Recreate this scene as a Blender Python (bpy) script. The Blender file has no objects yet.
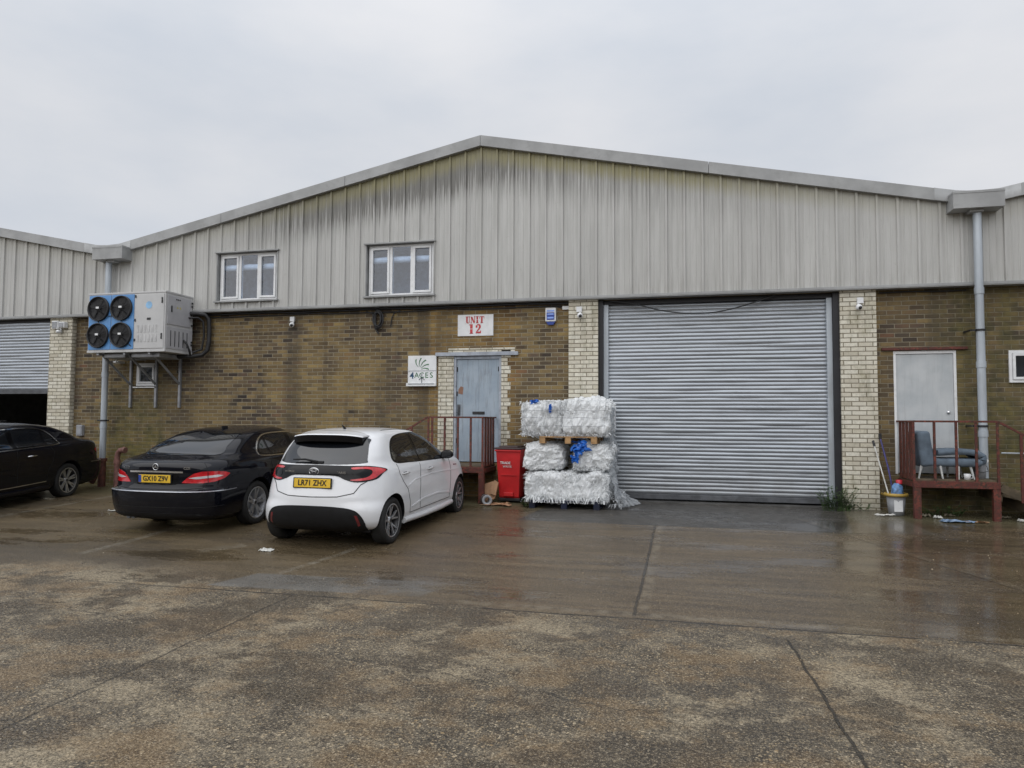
import bpy, bmesh, math, random
from math import sin, cos, pi, radians, sqrt, exp, atan2
from mathutils import Vector, Matrix, noise as mnoise
from mathutils.bvhtree import BVHTree
from mathutils.geometry import delaunay_2d_cdt
random.seed(7)
scene = bpy.context.scene
COL = scene.collection

# ---------------------------------------------------------------- node helpers
class Sk:
    """a socket (or constant) with arithmetic"""
    def __init__(s, nt, v): s.nt, s.v = nt, v
    def _m(s, op, *o, clamp=False):
        n = s.nt.nodes.new('ShaderNodeMath'); n.operation = op; n.use_clamp = clamp
        for i, a in enumerate((s,) + o):
            a = a.v if isinstance(a, Sk) else a
            if isinstance(a, (int, float)): n.inputs[i].default_value = a
            else: s.nt.links.new(a, n.inputs[i])
        return Sk(s.nt, n.outputs[0])
    def __add__(s, o): return s._m('ADD', o)
    __radd__ = __add__
    def __sub__(s, o): return s._m('SUBTRACT', o)
    def __rsub__(s, o): return Sk(s.nt, o)._m('SUBTRACT', s)
    def __mul__(s, o): return s._m('MULTIPLY', o)
    __rmul__ = __mul__
    def __truediv__(s, o): return s._m('DIVIDE', o)
    def floor(s): return s._m('FLOOR')
    def fract(s): return s._m('FRACT')
    def abs(s): return s._m('ABSOLUTE')
    def min(s, o): return s._m('MINIMUM', o)
    def max(s, o): return s._m('MAXIMUM', o)
    def pow(s, o): return s._m('POWER', o)
    def mod(s, o): return s._m('FLOORED_MODULO', o)
    def clamp(s): return s._m('ADD', 0.0, clamp=True)
    def step(s, lo, hi):
        n = s.nt.nodes.new('ShaderNodeMapRange'); n.interpolation_type = 'SMOOTHSTEP'
        s.nt.links.new(s.v, n.inputs[0])
        n.inputs[1].default_value = lo; n.inputs[2].default_value = hi
        if hi < lo:
            n.inputs[1].default_value = hi; n.inputs[2].default_value = lo
            n.inputs[3].default_value = 1; n.inputs[4].default_value = 0
        return Sk(s.nt, n.outputs[0])

class Mat:
    def __init__(m, name):
        m.mat = bpy.data.materials.new(name); m.mat.use_nodes = True
        m.nt = m.mat.node_tree; m.bsdf = m.nt.nodes['Principled BSDF']
        n = m.nt.nodes.new('ShaderNodeTexCoord'); m.obj = n.outputs['Object']
        g = m.nt.nodes.new('ShaderNodeNewGeometry'); m.pos = g.outputs['Position']
    def xyz(m, vec=None):
        n = m.nt.nodes.new('ShaderNodeSeparateXYZ'); m.nt.links.new(vec or m.pos, n.inputs[0])
        return [Sk(m.nt, o) for o in n.outputs]
    def vec(m, x, y, z=0.0):
        n = m.nt.nodes.new('ShaderNodeCombineXYZ')
        for i, a in enumerate((x, y, z)):
            if isinstance(a, Sk): a = a.v
            if isinstance(a, (int, float)): n.inputs[i].default_value = a
            else: m.nt.links.new(a, n.inputs[i])
        return n.outputs[0]
    def noise(m, vec, scale, detail=3, rough=.55, color=False, dist=0):
        n = m.nt.nodes.new('ShaderNodeTexNoise'); m.nt.links.new(vec, n.inputs['Vector'])
        n.inputs['Scale'].default_value = scale; n.inputs['Detail'].default_value = detail
        n.inputs['Roughness'].default_value = rough; n.inputs['Distortion'].default_value = dist
        return n.outputs['Color'] if color else Sk(m.nt, n.outputs['Fac'])
    def white(m, vec):
        n = m.nt.nodes.new('ShaderNodeTexWhiteNoise'); n.noise_dimensions = '3D'; m.nt.links.new(vec, n.inputs['Vector'])
        return Sk(m.nt, n.outputs['Value'])
    def voro(m, vec, scale, feat='F1', out='Distance', rnd=1):
        n = m.nt.nodes.new('ShaderNodeTexVoronoi'); n.feature = feat; m.nt.links.new(vec, n.inputs['Vector'])
        n.inputs['Scale'].default_value = scale; n.inputs['Randomness'].default_value = rnd
        o = n.outputs[out]
        return o if out == 'Color' else Sk(m.nt, o)
    def col(m, c):
        n = m.nt.nodes.new('ShaderNodeRGB'); n.outputs[0].default_value = (*c, 1); return n.outputs[0]
    def mix(m, f, a, b, mode='MIX'):
        n = m.nt.nodes.new('ShaderNodeMix'); n.data_type = 'RGBA'; n.blend_type = mode
        if isinstance(f, Sk): m.nt.links.new(f.v, n.inputs[0])
        else: n.inputs[0].default_value = f
        for i, c in ((6, a), (7, b)):
            if isinstance(c, tuple): n.inputs[i].default_value = (*c, 1)
            else: m.nt.links.new(c.v if isinstance(c, Sk) else c, n.inputs[i])
        return n.outputs[2]
    def ramp(m, f, stops, interp='LINEAR'):
        n = m.nt.nodes.new('ShaderNodeValToRGB'); n.color_ramp.interpolation = interp
        e = n.color_ramp.elements
        while len(e) < len(stops): e.new(.5)
        for k, (p, c) in enumerate(stops): e[k].position = p; e[k].color = (*c, 1)
        m.nt.links.new(f.v, n.inputs[0]); return n.outputs[0]
    def bump(m, h, dist=.01, strength=1.0, prev=None):
        n = m.nt.nodes.new('ShaderNodeBump'); n.inputs['Distance'].default_value = dist
        n.inputs['Strength'].default_value = strength; m.nt.links.new(h.v, n.inputs['Height'])
        if prev: m.nt.links.new(prev, n.inputs['Normal'])
        m.nt.links.new(n.outputs[0], m.bsdf.inputs['Normal']); return n.outputs[0]
    def set(m, **k):
        for key, v in k.items():
            i = m.bsdf.inputs[{'base': 'Base Color', 'rough': 'Roughness', 'metal': 'Metallic', 'spec': 'Specular IOR Level',
                 'coat': 'Coat Weight', 'coatr': 'Coat Roughness', 'trans': 'Transmission Weight', 'alpha': 'Alpha', 'ior': 'IOR',
                 'emit': 'Emission Color', 'emits': 'Emission Strength', 'sss': 'Subsurface Weight', 'aniso': 'Anisotropic'}[key]]
            if isinstance(v, Sk): m.nt.links.new(v.v, i)
            elif isinstance(v, tuple): i.default_value = (*v, 1)
            elif isinstance(v, (int, float)): i.default_value = v
            else: m.nt.links.new(v, i)
        return m

def simple(name, c, rough=.5, metal=0, var=.2, scale=6, dirt=0, dirtc=(.05, .045, .03), bump=0, spec=.5, coat=0, streak=False):
    m = Mat(name); x, y, z = m.xyz(m.obj)
    v = m.vec(x, y, z * .25) if streak else m.obj
    n = m.noise(v, scale, 4)
    lo = tuple(a * (1 - var) for a in c); hi = tuple(min(1, a * (1 + var)) for a in c)
    b = m.mix(n.step(.3, .7), lo, hi)
    if dirt: b = m.mix(m.noise(v, scale * 2.7, 5, .65).step(.5, .72) * dirt, b, dirtc)
    m.set(base=b, rough=n * .25 + (rough - .12), metal=metal, spec=spec, coat=coat, coatr=.04)
    if bump: m.bump(m.noise(m.obj, scale * 6, 4), .01, bump)
    return m.mat

# ---------------------------------------------------------------- brick
def brick_mat(name, kind):
    m = Mat(name); X, Y, Z = m.xyz()
    u = X + Y * 1.0
    wob = m.noise(m.pos, 9, 2)
    row = ((Z + 0.02) / .0765)
    ri = row.floor(); fz = row.fract()
    xs = u / .2285 + ri.mod(2.0) * .5
    ci = xs.floor(); fx = xs.fract()
    d = ((fx.min(1 - fx)) * .2285).min((fz.min(1 - fz)) * .0765) + (wob - .5) * .005
    isb = d.step(.0045, .0080)
    rnd = m.white(m.vec(ci, ri, 3.0)); rnd2 = m.white(m.vec(ci, ri, 9.0))
    streaks = m.noise(m.vec(X * 1.6, Y, Z * .13), 1.3, 4, .6)
    blot = m.noise(m.pos, 1.1, 4, .6); fine = m.noise(m.pos, 26, 4, .7); mid = m.noise(m.pos, 6, 3)
    if kind == 'stock':
        bc = m.ramp((rnd * .95 + blot * .4 - .18), [(0, (.040, .032, .028)), (.14, (.085, .062, .044)), (.30, (.15, .108, .058)), (.42, (.085, .064, .046)),
             (.52, (.22, .155, .072)), (.64, (.13, .095, .058)), (.78, (.28, .20, .09)), (.9, (.105, .080, .060)), (1, (.19, .10, .058))])
        # ochre cast round the unit door, lighter warm band
        och = (X + 4.0).abs().step(1.15, .75) * (mid * .5 + .5)
        bc = m.mix(och * .7, bc, m.mix(rnd, (.17, .095, .028), (.40, .24, .07)))
        och2 = ((X + 6.4).abs().step(1.0, .3) * Z.step(3.4, 2.4) * blot.step(.35, .6))
        bc = m.mix(och2 * .45, bc, (.36, .25, .09))
        bc = m.mix(m.noise(m.pos, .75, 5, .7).step(.46, .6) * .42, bc, m.mix(rnd2, (.20, .135, .05), (.40, .29, .11)))
        bc = m.mix(m.noise(m.vec(X + 40, Y, Z), .9, 5, .7).step(.52, .66) * .45, bc, m.mix(rnd2, (.05, .042, .036), (.13, .11, .09)))
        bc = m.mix(Z.step(2.8, .8) * blot.step(.35, .65) * .35, bc, (.25, .19, .085))
        mort = m.mix(fine, (.22, .19, .13), (.38, .335, .245))
        darkst = streaks.step(.53, .66)
        lines = ((X + 7.75).abs().step(.28, .06) + (X + 5.75).abs().step(.3, .05) * Z.step(3.7, 1.5) + (X + 4.95).abs().step(.2, .05)
                 + (X + 10.3).abs().step(.5, .1) * .7).min(1.0) * mid.step(.25, .5)
        dk = (darkst * .55 + lines * .75).min(1.0)
        moss = ((X + 11.55).abs().step(1.3, .35) * Z.step(3.2, .6) + (X - 4.7).abs().step(.95, .25) * .85
                + (X - 3.5) .step(-.4, 1.5) * Z.step(2.2, .4) * .7 + Z.step(.7, .1) * .6).min(1.0) * (m.noise(m.pos, 3.2, 5, .65).step(.3, .62))
        right = X.step(3.0, 3.3)
    else:
        bc = m.ramp(rnd * .7 + fine * .3, [(0, (.44, .40, .31)), (.3, (.62, .58, .48)), (.6, (.74, .71, .61)), (1, (.54, .49, .37))])
        mort = m.mix(fine, (.16, .14, .10), (.30, .26, .19))
        dk = streaks.step(.58, .72) * .35 + Z.step(.5, .05) * .3
        moss = m.noise(m.vec(X * 2, Y, Z * .5), 2.4, 5, .7).step(.52, .66) * .45 + Z.step(.45, .1) * .35 * mid
        right = None
    bc = m.mix(fine.step(.35, .75) * .45, bc, m.mix(.5, bc, (.05, .04, .03)))
    c = m.mix(isb, mort, bc)
    c = m.mix(dk * .62, c, (.045, .040, .036))
    c = m.mix(moss * .72, c, m.mix(mid.step(.3, .7), (.045, .052, .014), (.15, .135, .038)))
    if right is not None: c = m.mix(right * .25, c, (.055, .045, .035))
    m.set(base=c, rough=.88, spec=.3)
    m.bump(isb * (fine * .25 + .85 + rnd2 * .15) + mid * .1, .011, .9)
    return m.mat

# ---------------------------------------------------------------- mesh builder
class MB:
    def __init__(s): s.v = []; s.f = []; s.sm = []
    def add(s, vs, fs, smooth=False):
        o = len(s.v); s.v += [tuple(p) for p in vs]
        for f in fs: s.f.append([i + o for i in f]); s.sm.append(smooth)
        return s
    def box(s, x0, x1, y0, y1, z0, z1, M=None):
        vs = [Vector(p) for p in ((x0, y0, z0), (x1, y0, z0), (x1, y1, z0), (x0, y1, z0), (x0, y0, z1), (x1, y0, z1), (x1, y1, z1), (x0, y1, z1))]
        if M: vs = [M @ v for v in vs]
        return s.add(vs, [(0, 3, 2, 1), (4, 5, 6, 7), (0, 1, 5, 4), (1, 2, 6, 5), (2, 3, 7, 6), (3, 0, 4, 7)])
    def bbox(s, x0, x1, y0, y1, z0, z1, r=.01, M=None):
        """box with chamfered edges"""
        bm = bmesh.new(); bmesh.ops.create_cube(bm, size=1)
        for v in bm.verts: v.co = Vector(((x0 + x1) / 2 + v.co.x * (x1 - x0), (y0 + y1) / 2 + v.co.y * (y1 - y0), (z0 + z1) / 2 + v.co.z * (z1 - z0)))
        bmesh.ops.bevel(bm, geom=bm.edges[:], offset=r, segments=2, affect='EDGES', profile=.5)
        s.bm(bm, M); return s
    def bm(s, bm, M=None, smooth=False):
        bm.verts.index_update()
        s.add([(M @ v.co) if M else v.co.copy() for v in bm.verts], [[v.index for v in f.verts] for f in bm.faces], smooth); bm.free(); return s
    def tube(s, pts, r, n=10, cap=True, smooth=True):
        pts = [Vector(p) for p in pts]; rings = []
        rs = r if isinstance(r, (list, tuple)) else [r] * len(pts)
        up = None
        for i, p in enumerate(pts):
            d = ((pts[min(i + 1, len(pts) - 1)] - pts[max(i - 1, 0)])).normalized()
            if up is None:
                up = Vector((0, 0, 1)) if abs(d.z) < .9 else Vector((1, 0, 0))
            a = d.cross(up); a.normalize(); b = a.cross(d); up = b
            rings.append([p + (a * cos(2 * pi * k / n) + b * sin(2 * pi * k / n)) * rs[i] for k in range(n)])
        vs = [q for R in rings for q in R]; fs = []
        for i in range(len(pts) - 1):
            for k in range(n): fs.append((i * n + k, i * n + (k + 1) % n, (i + 1) * n + (k + 1) % n, (i + 1) * n + k))
        s.add(vs, fs, smooth)
        if cap:
            s.add(rings[0], [list(range(n))[::-1]]); s.add(rings[-1], [list(range(n))])
        return s
    def bar(s, p, q, w, h=None, up=(0, 0, 1)):
        """rectangular bar from p to q"""
        p, q = Vector(p), Vector(q); h = h or w; d = (q - p).normalized(); U = Vector(up)
        if abs(d.dot(U)) > .98: U = Vector((0, 1, 0))
        a = d.cross(U).normalized(); b = a.cross(d)
        vs = [e + a * i * w / 2 + b * j * h / 2 for e in (p, q) for i, j in ((-1, -1), (1, -1), (1, 1), (-1, 1))]
        return s.add(vs, [(0, 1, 2, 3), (7, 6, 5, 4), (0, 4, 5, 1), (1, 5, 6, 2), (2, 6, 7, 3), (3, 7, 4, 0)])
    def lathe(s, prof, n=32, M=None, smooth=True, closed=False):
        """profile (r, h) about +x axis: point = (h, r cos, r sin)"""
        vs = []; fs = []
        for r, h in prof:
            for k in range(n):
                a = 2 * pi * k / n; v = Vector((h, r * cos(a), r * sin(a))); vs.append(M @ v if M else v)
        m_ = len(prof)
        for i in range(m_ if closed else m_ - 1):
            j = (i + 1) % m_
            for k in range(n): fs.append((i * n + k, j * n + k, j * n + (k + 1) % n, i * n + (k + 1) % n))
        return s.add(vs, fs, smooth)
    def prism(s, poly, t, M=None):
        """2-D polygon (x, z) extruded along y from 0 to t"""
        n = len(poly)
        vs = [Vector((x, 0, z)) for x, z in poly] + [Vector((x, t, z)) for x, z in poly]
        if M: vs = [M @ v for v in vs]
        return s.add(vs, [list(range(n)), list(range(2 * n - 1, n - 1, -1))] + [(i, i + n, (i + 1) % n + n, (i + 1) % n) for i in range(n)])
    def build(s, name, mat, parent=None, fix=False):
        me = bpy.data.meshes.new(name); me.from_pydata(s.v, [], s.f); me.polygons.foreach_set('use_smooth', s.sm)
        if fix:
            bm = bmesh.new(); bm.from_mesh(me); bmesh.ops.recalc_face_normals(bm, faces=bm.faces); bm.to_mesh(me); bm.free()
        me.update()
        o = bpy.data.objects.new(name, me); COL.objects.link(o); o.parent = parent
        for mm in (mat if isinstance(mat, (list, tuple)) else [mat]): me.materials.append(mm)
        return o

def tag(o, label=None, cat=None, group=None, kind=None):
    if label: o['label'] = label
    if cat: o['category'] = cat
    if group: o['group'] = group
    if kind: o['kind'] = kind
    return o
def empty(name, loc=(0, 0, 0), rot=(0, 0, 0), label=None, cat=None, group=None):
    o = bpy.data.objects.new(name, None); COL.objects.link(o); o.location = loc; o.rotation_euler = rot; o.empty_display_size = .2
    return tag(o, label, cat, group)
def children(o): return [c for c in list(bpy.data.objects) if c.parent == o]
def copy_tree(o, parent=None):
    c = o.copy(); COL.objects.link(c); c.parent = parent
    for ch in children(o): copy_tree(ch, c)
    return c
def wall_mesh(mb, x0, x1, z0, z1, holes, y0, y1):
    """slab between y0 (front) and y1 with rectangular holes (xa, xb, za, zb)"""
    xs = sorted({x0, x1, *[h[0] for h in holes], *[h[1] for h in holes]}); zs = sorted({z0, z1, *[h[2] for h in holes], *[h[3] for h in holes]})
    xs = [x for x in xs if x0 <= x <= x1]; zs = [z for z in zs if z0 <= z <= z1]
    solid = lambda i, j: 0 <= i < len(xs) - 1 and 0 <= j < len(zs) - 1 and not any(
        h[0] < (xs[i] + xs[i + 1]) / 2 < h[1] and h[2] < (zs[j] + zs[j + 1]) / 2 < h[3] for h in holes)
    for i in range(len(xs) - 1):
        for j in range(len(zs) - 1):
            if not solid(i, j): continue
            a, b, c, d = xs[i], xs[i + 1], zs[j], zs[j + 1]
            mb.add([(a, y0, c), (b, y0, c), (b, y0, d), (a, y0, d)], [(0, 1, 2, 3)]); mb.add([(a, y1, c), (b, y1, c), (b, y1, d), (a, y1, d)], [(3, 2, 1, 0)])
            for di, dj, q in ((-1, 0, ((a, c), (a, d))), (1, 0, ((b, d), (b, c))), (0, -1, ((b, c), (a, c))), (0, 1, ((a, d), (b, d)))):
                if not solid(i + di, j + dj):
                    (p1, p2), (q1, q2) = q
                    mb.add([(p1, y0, p2), (q1, y0, q2), (q1, y1, q2), (p1, y1, p2)], [(0, 1, 2, 3)])
    return mb

def text_mesh(txt, size, ext=.002, bold=.0, space=1.0, shear=0):
    cu = bpy.data.curves.new('lettering', 'FONT'); cu.body = txt; cu.size = size; cu.extrude = ext; cu.offset = bold; cu.align_x = 'CENTER'; cu.align_y = 'CENTER'
    cu.space_character = space; cu.shear = shear; cu.resolution_u = 3
    o = bpy.data.objects.new('tmp_text', cu); COL.objects.link(o)
    dg = bpy.context.evaluated_depsgraph_get(); me = bpy.data.meshes.new_from_object(o.evaluated_get(dg))
    bpy.data.objects.remove(o); bpy.data.curves.remove(cu); return me
def text(txt, size, mat, parent, loc, rot=(pi / 2, 0, 0), name='lettering', sx=1, **k):
    me = text_mesh(txt, size, **k); me.materials.clear(); me.materials.append(mat)
    me.transform(Matrix.Diagonal((sx, 1, 1, 1)))
    o = bpy.data.objects.new(name, me); COL.objects.link(o); o.parent = parent; o.location = loc; o.rotation_euler = rot; return o

# ---------------------------------------------------------------- materials
def gz(y): return .03 if y > 0 else max(.03 + .042 * y, -.18)
M = {}
M['stock'] = brick_mat('stock_brick', 'stock')
M['cream'] = brick_mat('cream_brick', 'cream')
XA, ZA, SL = -3.74, 6.70, .205       # apex and slope of the verge's lower edge
def cladding_mat():
    m = Mat('cladding_sheet'); X, Y, Z = m.xyz()
    per = 16.78
    dx = ((X - XA + per / 2).mod(per) - per / 2).abs()
    top = ZA - dx * SL - Z
    st = m.noise(m.vec(X * 6, Y, Z * .5), 2.2, 5, .65); st2 = m.noise(m.vec(X * 16, Y, Z * .35), 2.5, 4, .7); big = m.noise(m.pos, .45, 3)
    fine = m.noise(m.pos, 22, 4, .65)
    pan = m.white(m.vec(((X - XA) / .3135).floor(), 1.0, 1.0))
    c = m.mix(st.step(.3, .7), (.44, .438, .42), (.51, .508, .49))
    c = m.mix(pan * .45, c, m.mix(.5, c, (.33, .325, .31)))
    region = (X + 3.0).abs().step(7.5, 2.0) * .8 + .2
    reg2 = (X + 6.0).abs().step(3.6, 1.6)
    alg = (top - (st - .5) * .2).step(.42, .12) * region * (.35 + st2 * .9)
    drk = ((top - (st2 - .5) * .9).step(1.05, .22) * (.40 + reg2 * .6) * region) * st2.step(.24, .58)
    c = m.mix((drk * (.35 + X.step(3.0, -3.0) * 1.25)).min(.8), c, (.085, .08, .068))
    c = m.mix(alg.min(.9), c, (.26, .235, .105))
    low = (Z - 3.72).step(.5, 0.0) * st2.step(.45, .7) * .35
    c = m.mix(low, c, (.16, .15, .125))
    c = m.mix(fine.step(.62, .75) * .25, c, (.2, .19, .16))
    c = m.mix(big.step(.4, .7) * .15, c, (.26, .26, .25))
    m.set(base=c, rough=fine * .2 + .42, metal=.0, spec=.5); m.bump(m.noise(m.pos, 5, 3), .01, .25)
    return m.mat
M['clad'] = cladding_mat()
M['verge'] = simple('verge_flashing', (.31, .315, .315), .45, 0, .16, 2.2, .3, (.17, .17, .16), bump=.05)
M['white_pvc'] = simple('white_pvc', (.74, .75, .76), .35, 0, .06, 4, .25, (.4, .4, .36))
M['black'] = simple('black_plastic', (.018, .018, .02), .5, 0, .3, 8)
M['rubber'] = simple('tyre_rubber', (.012, .012, .012), .75, 0, .3, 14, bump=.2)
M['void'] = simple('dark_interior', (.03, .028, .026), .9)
M['galv'] = simple('galvanised_pipe', (.42, .46, .50), .42, .25, .14, 3, .3, (.25, .25, .24), streak=True)
M['galvd'] = simple('galvanised_frame', (.30, .31, .33), .5, .4, .2, 5, .3, (.12, .1, .08))
M['steel'] = simple('dark_steel', (.10, .105, .115), .55, .3, .25, 6, .3)
M['jamb'] = simple('black_steel_jamb', (.014, .014, .018), .5, 0, .3, 3)
def red_mat():
    m = Mat('red_oxide_paint'); n = m.noise(m.pos, 7, 5, .65); n2 = m.noise(m.pos, 30, 4, .7)
    c = m.mix(n.step(.35, .65), (.085, .022, .018), (.18, .045, .030))
    c = m.mix(n2.step(.42, .58) * n.step(.35, .52), c, (.05, .026, .018))
    m.set(base=c, rough=.6, spec=.4); m.bump(n2, .004, .4); return m.mat
M['red'] = red_mat()
M['deck'] = simple('mossy_deck', (.10, .075, .045), .8, 0, .4, 5, .6, (.03, .025, .015), bump=.3)
def shutter_mat():
    m = Mat('galvanised_shutter'); X, Y, Z = m.xyz()
    n = m.noise(m.vec(X * .8, Y, Z * 9), 2.2, 4, .6); f = m.noise(m.pos, 14, 4, .7); st = m.noise(m.vec(X * 5, Y, Z * .5), 1.5, 4)
    slat = m.white(m.vec((Z / .0686).floor(), 2.0, 1.0))
    c = m.mix(n, (.29, .315, .345), (.43, .46, .50)); c = m.mix(slat * .3, c, (.23, .25, .28))
    c = m.mix(f.step(.55, .8) * .35, c, (.24, .23, .22)); c = m.mix(Z.step(.9, .1) * st * .5, c, (.16, .14, .11))
    m.set(base=c, metal=.72, rough=n * .16 + f * .1 + .28); m.bump(m.noise(m.vec(X * .8, Y, Z * 3), 3, 3), .012, .35)
    return m.mat
M['shutter'] = shutter_mat()
def door_mat(name, c1, c2, wear):
    m = Mat(name); X, Y, Z = m.xyz(m.obj)
    st = m.noise(m.vec(X * 9, Y, Z * .8), 2, 5, .7); b = m.noise(m.obj, 2.2, 4); f = m.noise(m.obj, 18, 5, .7)
    c = m.mix(b.step(.3, .7), c1, c2); c = m.mix(st.step(.5, .68) * wear, c, (.13, .12, .11)); c = m.mix(f.step(.66, .72) * wear, c, (.2, .12, .07))
    m.set(base=c, rough=.5); m.bump(st, .006, .3); return m.mat
M['door_blue'] = door_mat('weathered_blue_paint', (.255, .315, .38), (.34, .40, .46), .5)
M['door_white'] = door_mat('pale_grey_paint', (.40, .43, .45), (.52, .54, .55), .12)
M['lintel'] = simple('grey_lintel', (.34, .37, .42), .6, 0, .2, 5, .4, (.14, .12, .1))
def glass_mat(name, c=(.012, .014, .018), rough=.03, spec=.5):
    m = Mat(name); n = m.noise(m.obj, 3, 3)
    m.set(base=m.mix(n, c, tuple(a * 1.6 for a in c)), rough=n * .03 + rough, spec=spec, ior=1.68); return m.mat
M['glass'] = glass_mat('car_glass', (.006, .007, .009), .01)
def winglass():
    m = Mat('window_glass'); nt = m.nt
    g = nt.nodes.new('ShaderNodeBsdfGlossy'); g.inputs['Roughness'].default_value = .02; g.inputs[0].default_value = (.9, .93, 1, 1)
    t = nt.nodes.new('ShaderNodeBsdfTransparent'); t.inputs[0].default_value = (.84, .90, .97, 1)
    fr = nt.nodes.new('ShaderNodeFresnel'); fr.inputs[0].default_value = 1.95
    mx = nt.nodes.new('ShaderNodeMixShader'); gn = nt.nodes.new('ShaderNodeNewGeometry'); fac = Sk(nt, fr.outputs[0]) * (1 - Sk(nt, gn.outputs['Backfacing'])); nt.links.new(fac.v, mx.inputs[0]); nt.links.new(t.outputs[0], mx.inputs[1]); nt.links.new(g.outputs[0], mx.inputs[2])
    nt.links.new(mx.outputs[0], nt.nodes['Material Output'].inputs[0]); return m.mat
M['winglass'] = winglass()
M['chrome'] = simple('chrome', (.75, .76, .78), .15, 1, .05)
M['white'] = simple('white_plastic', (.72, .73, .74), .4, 0, .06, 5, .2, (.4, .38, .34))
M['grey'] = simple('grey_plastic', (.30, .31, .33), .5, 0, .12, 5, .2)

# ---------------------------------------------------------------- ground
def ground_mat():
    m = Mat('wet_yard_surface'); X, Y, Z = m.xyz(); P = m.pos
    w1 = m.noise(P, 1.3, 4); w2 = m.noise(P, 7, 4, .6); w3 = m.noise(P, 34, 4, .65); big = m.noise(P, .42, 4, .6); big2 = m.noise(m.vec(X + 31, Y + 12), .8, 5, .65)
    wob = (w1 - .5) * .22 + (w2 - .5) * .07
    hs = m.noise(m.vec(X * .45, Y * 3.4), 1.7, 5, .65)       # tyre-swept streaks along the wall
    vor = m.voro(P, 62, 'F1', 'Distance'); vcol = m.voro(P, 62, 'F1', 'Color')
    vc = m.nt.nodes.new('ShaderNodeSeparateColor'); m.nt.links.new(vcol, vc.inputs[0]); vr, vg, vb = [Sk(m.nt, o) for o in vc.outputs]
    vor2 = m.voro(P, 27, 'F1', 'Distance'); vcol2 = m.voro(P, 27, 'F1', 'Color')
    vc2 = m.nt.nodes.new('ShaderNodeSeparateColor'); m.nt.links.new(vcol2, vc2.inputs[0]); vr2 = Sk(m.nt, vc2.outputs[0])
    # foreground: worn aggregate surface
    stone = m.ramp(vr, [(0, (.020, .016, .013)), (.28, (.085, .068, .047)), (.52, (.21, .17, .115)), (.78, (.36, .27, .15)), (1, (.58, .48, .33))])
    fg = m.mix((vor.step(.55, .25)) * .9, m.mix(w2.step(.3, .7), (.045, .037, .027), (.135, .112, .080)), stone)
    big_st = (vor2.step(.34, .24)) * vr2.step(.66, .74)
    fg = m.mix(big_st * .8, fg, m.mix(Sk(m.nt, vc2.outputs[1]), (.34, .23, .11), (.55, .46, .32)))
    pale = big2.step(.46, .62)
    patch = ((m.noise(m.vec(X * 1.0, Y * 1.3, 5.0), 1.05, 6, .74)).step(.47, .57) + (m.noise(m.vec(X, Y * 1.2, 15.0), 2.6, 5, .75)).step(.53, .62) * .75).min(1.0)
    fg = m.mix(pale * .62 * (1 - patch * .85), fg, m.mix(w3.step(.3, .7), (.16, .13, .085), (.52, .43, .29)))
    fg = m.mix(m.noise(m.vec(X, Y, 9.0), 1.7, 5, .7).step(.46, .60) * .5, fg, (.20, .125, .055))
    fg = m.mix(patch * .66, fg, m.mix(w3.step(.3, .75), (.014, .010, .007), (.10, .074, .044)))
    # slabs: brown wet concrete
    sl = m.mix(hs.step(.30, .70), (.048, .034, .021), (.150, .108, .062))
    sl = m.mix(vor.step(.5, .2) * .55, sl, stone)
    sl = m.mix(w3.step(.45, .8) * .5, sl, (.22, .175, .115))
    sl = m.mix(X.step(-2.5, -4.6) * .28, sl, (.14, .108, .055))
    rust = (X + 3.0).abs().step(1.0, .1) * (Y + 4.0).abs().step(2.6, .6) * w1
    sl = m.mix(rust * .4, sl, (.13, .065, .035))
    sl = m.mix(big.step(.5, .66) * .5, sl, (.05, .045, .04))
    g1 = m.noise(P, 115, 2, .8); g2 = m.noise(P, 55, 3, .8)
    sl = m.mix((g1 + g2 - 1).step(.02, .22) * .5, sl, (.27, .215, .145)); sl = m.mix((g1 + g2 - 1).step(-.02, -.2) * .55, sl, (.018, .014, .011))
    fg = m.mix((g1 + g2 - 1).step(.06, .22) * .6, fg, (.48, .40, .28)); fg = m.mix((g1 + g2 - 1).step(-.02, -.18) * .75, fg, (.022, .018, .014))
    # apron near the wall
    ap = m.mix(w2.step(.3, .7), (.038, .037, .036), (.085, .082, .076))
    moss = m.mix(w2, (.075, .075, .035), (.15, .135, .085))
    edge = (Y + wob * .35)
    zfg = ((Y + 6.85 + wob * .5).step(.05, -.05) * X.step(-3.4, -2.4) + (Y + 6.3 + wob * 3.2).step(.5, -.5) * X.step(-2.4, -3.4)).min(1.0)
    zap = (Y + 2.24 + wob * .10).step(-.03, .03) * ((X - .2 - Y * .15).abs().step(2.42, 2.36))
    zms = (Y + 1.35 + wob * 1.2).step(-.3, .5) * (1 - zap)
    c = m.mix(zms * .75, sl, moss)
    c = m.mix(zap * .85, c, ap)
    # paler strip of concrete right of the apron
    st = ((X - 2.75 + Y * .12).abs().step(.42, .3)) * (Y + 1.1).abs().step(1.15, .9)
    c = m.mix(st * .45 * (1 - zap), c, (.19, .175, .145))
    c = m.mix(zfg, c, fg)
    # cement patch by the edge joint
    pt = ((X + 3.45 + (Y + 6.4) * -.3 + wob * .5).abs().step(1.12, 1.05)) * ((Y + 6.38 + wob * .5 + (X + 3.5) * -.04).abs().step(.33, .28))
    ptc = m.mix(w2, (.12, .118, .11), (.20, .195, .185)); c = m.mix(pt * (w1.step(.38, .55) * .55 + .12), c, ptc)
    # joints and cracks
    def ln(d, w): return d.abs().step(w * 1.6, w * .5)
    wv = w3 * .014 + w2 * .012 - .006
    j1 = ln(X + .42 + wob * .10 + wv, .013) * w1.step(.3, .42) * (Y + 4.5).abs().step(2.3, 2.25)
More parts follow.
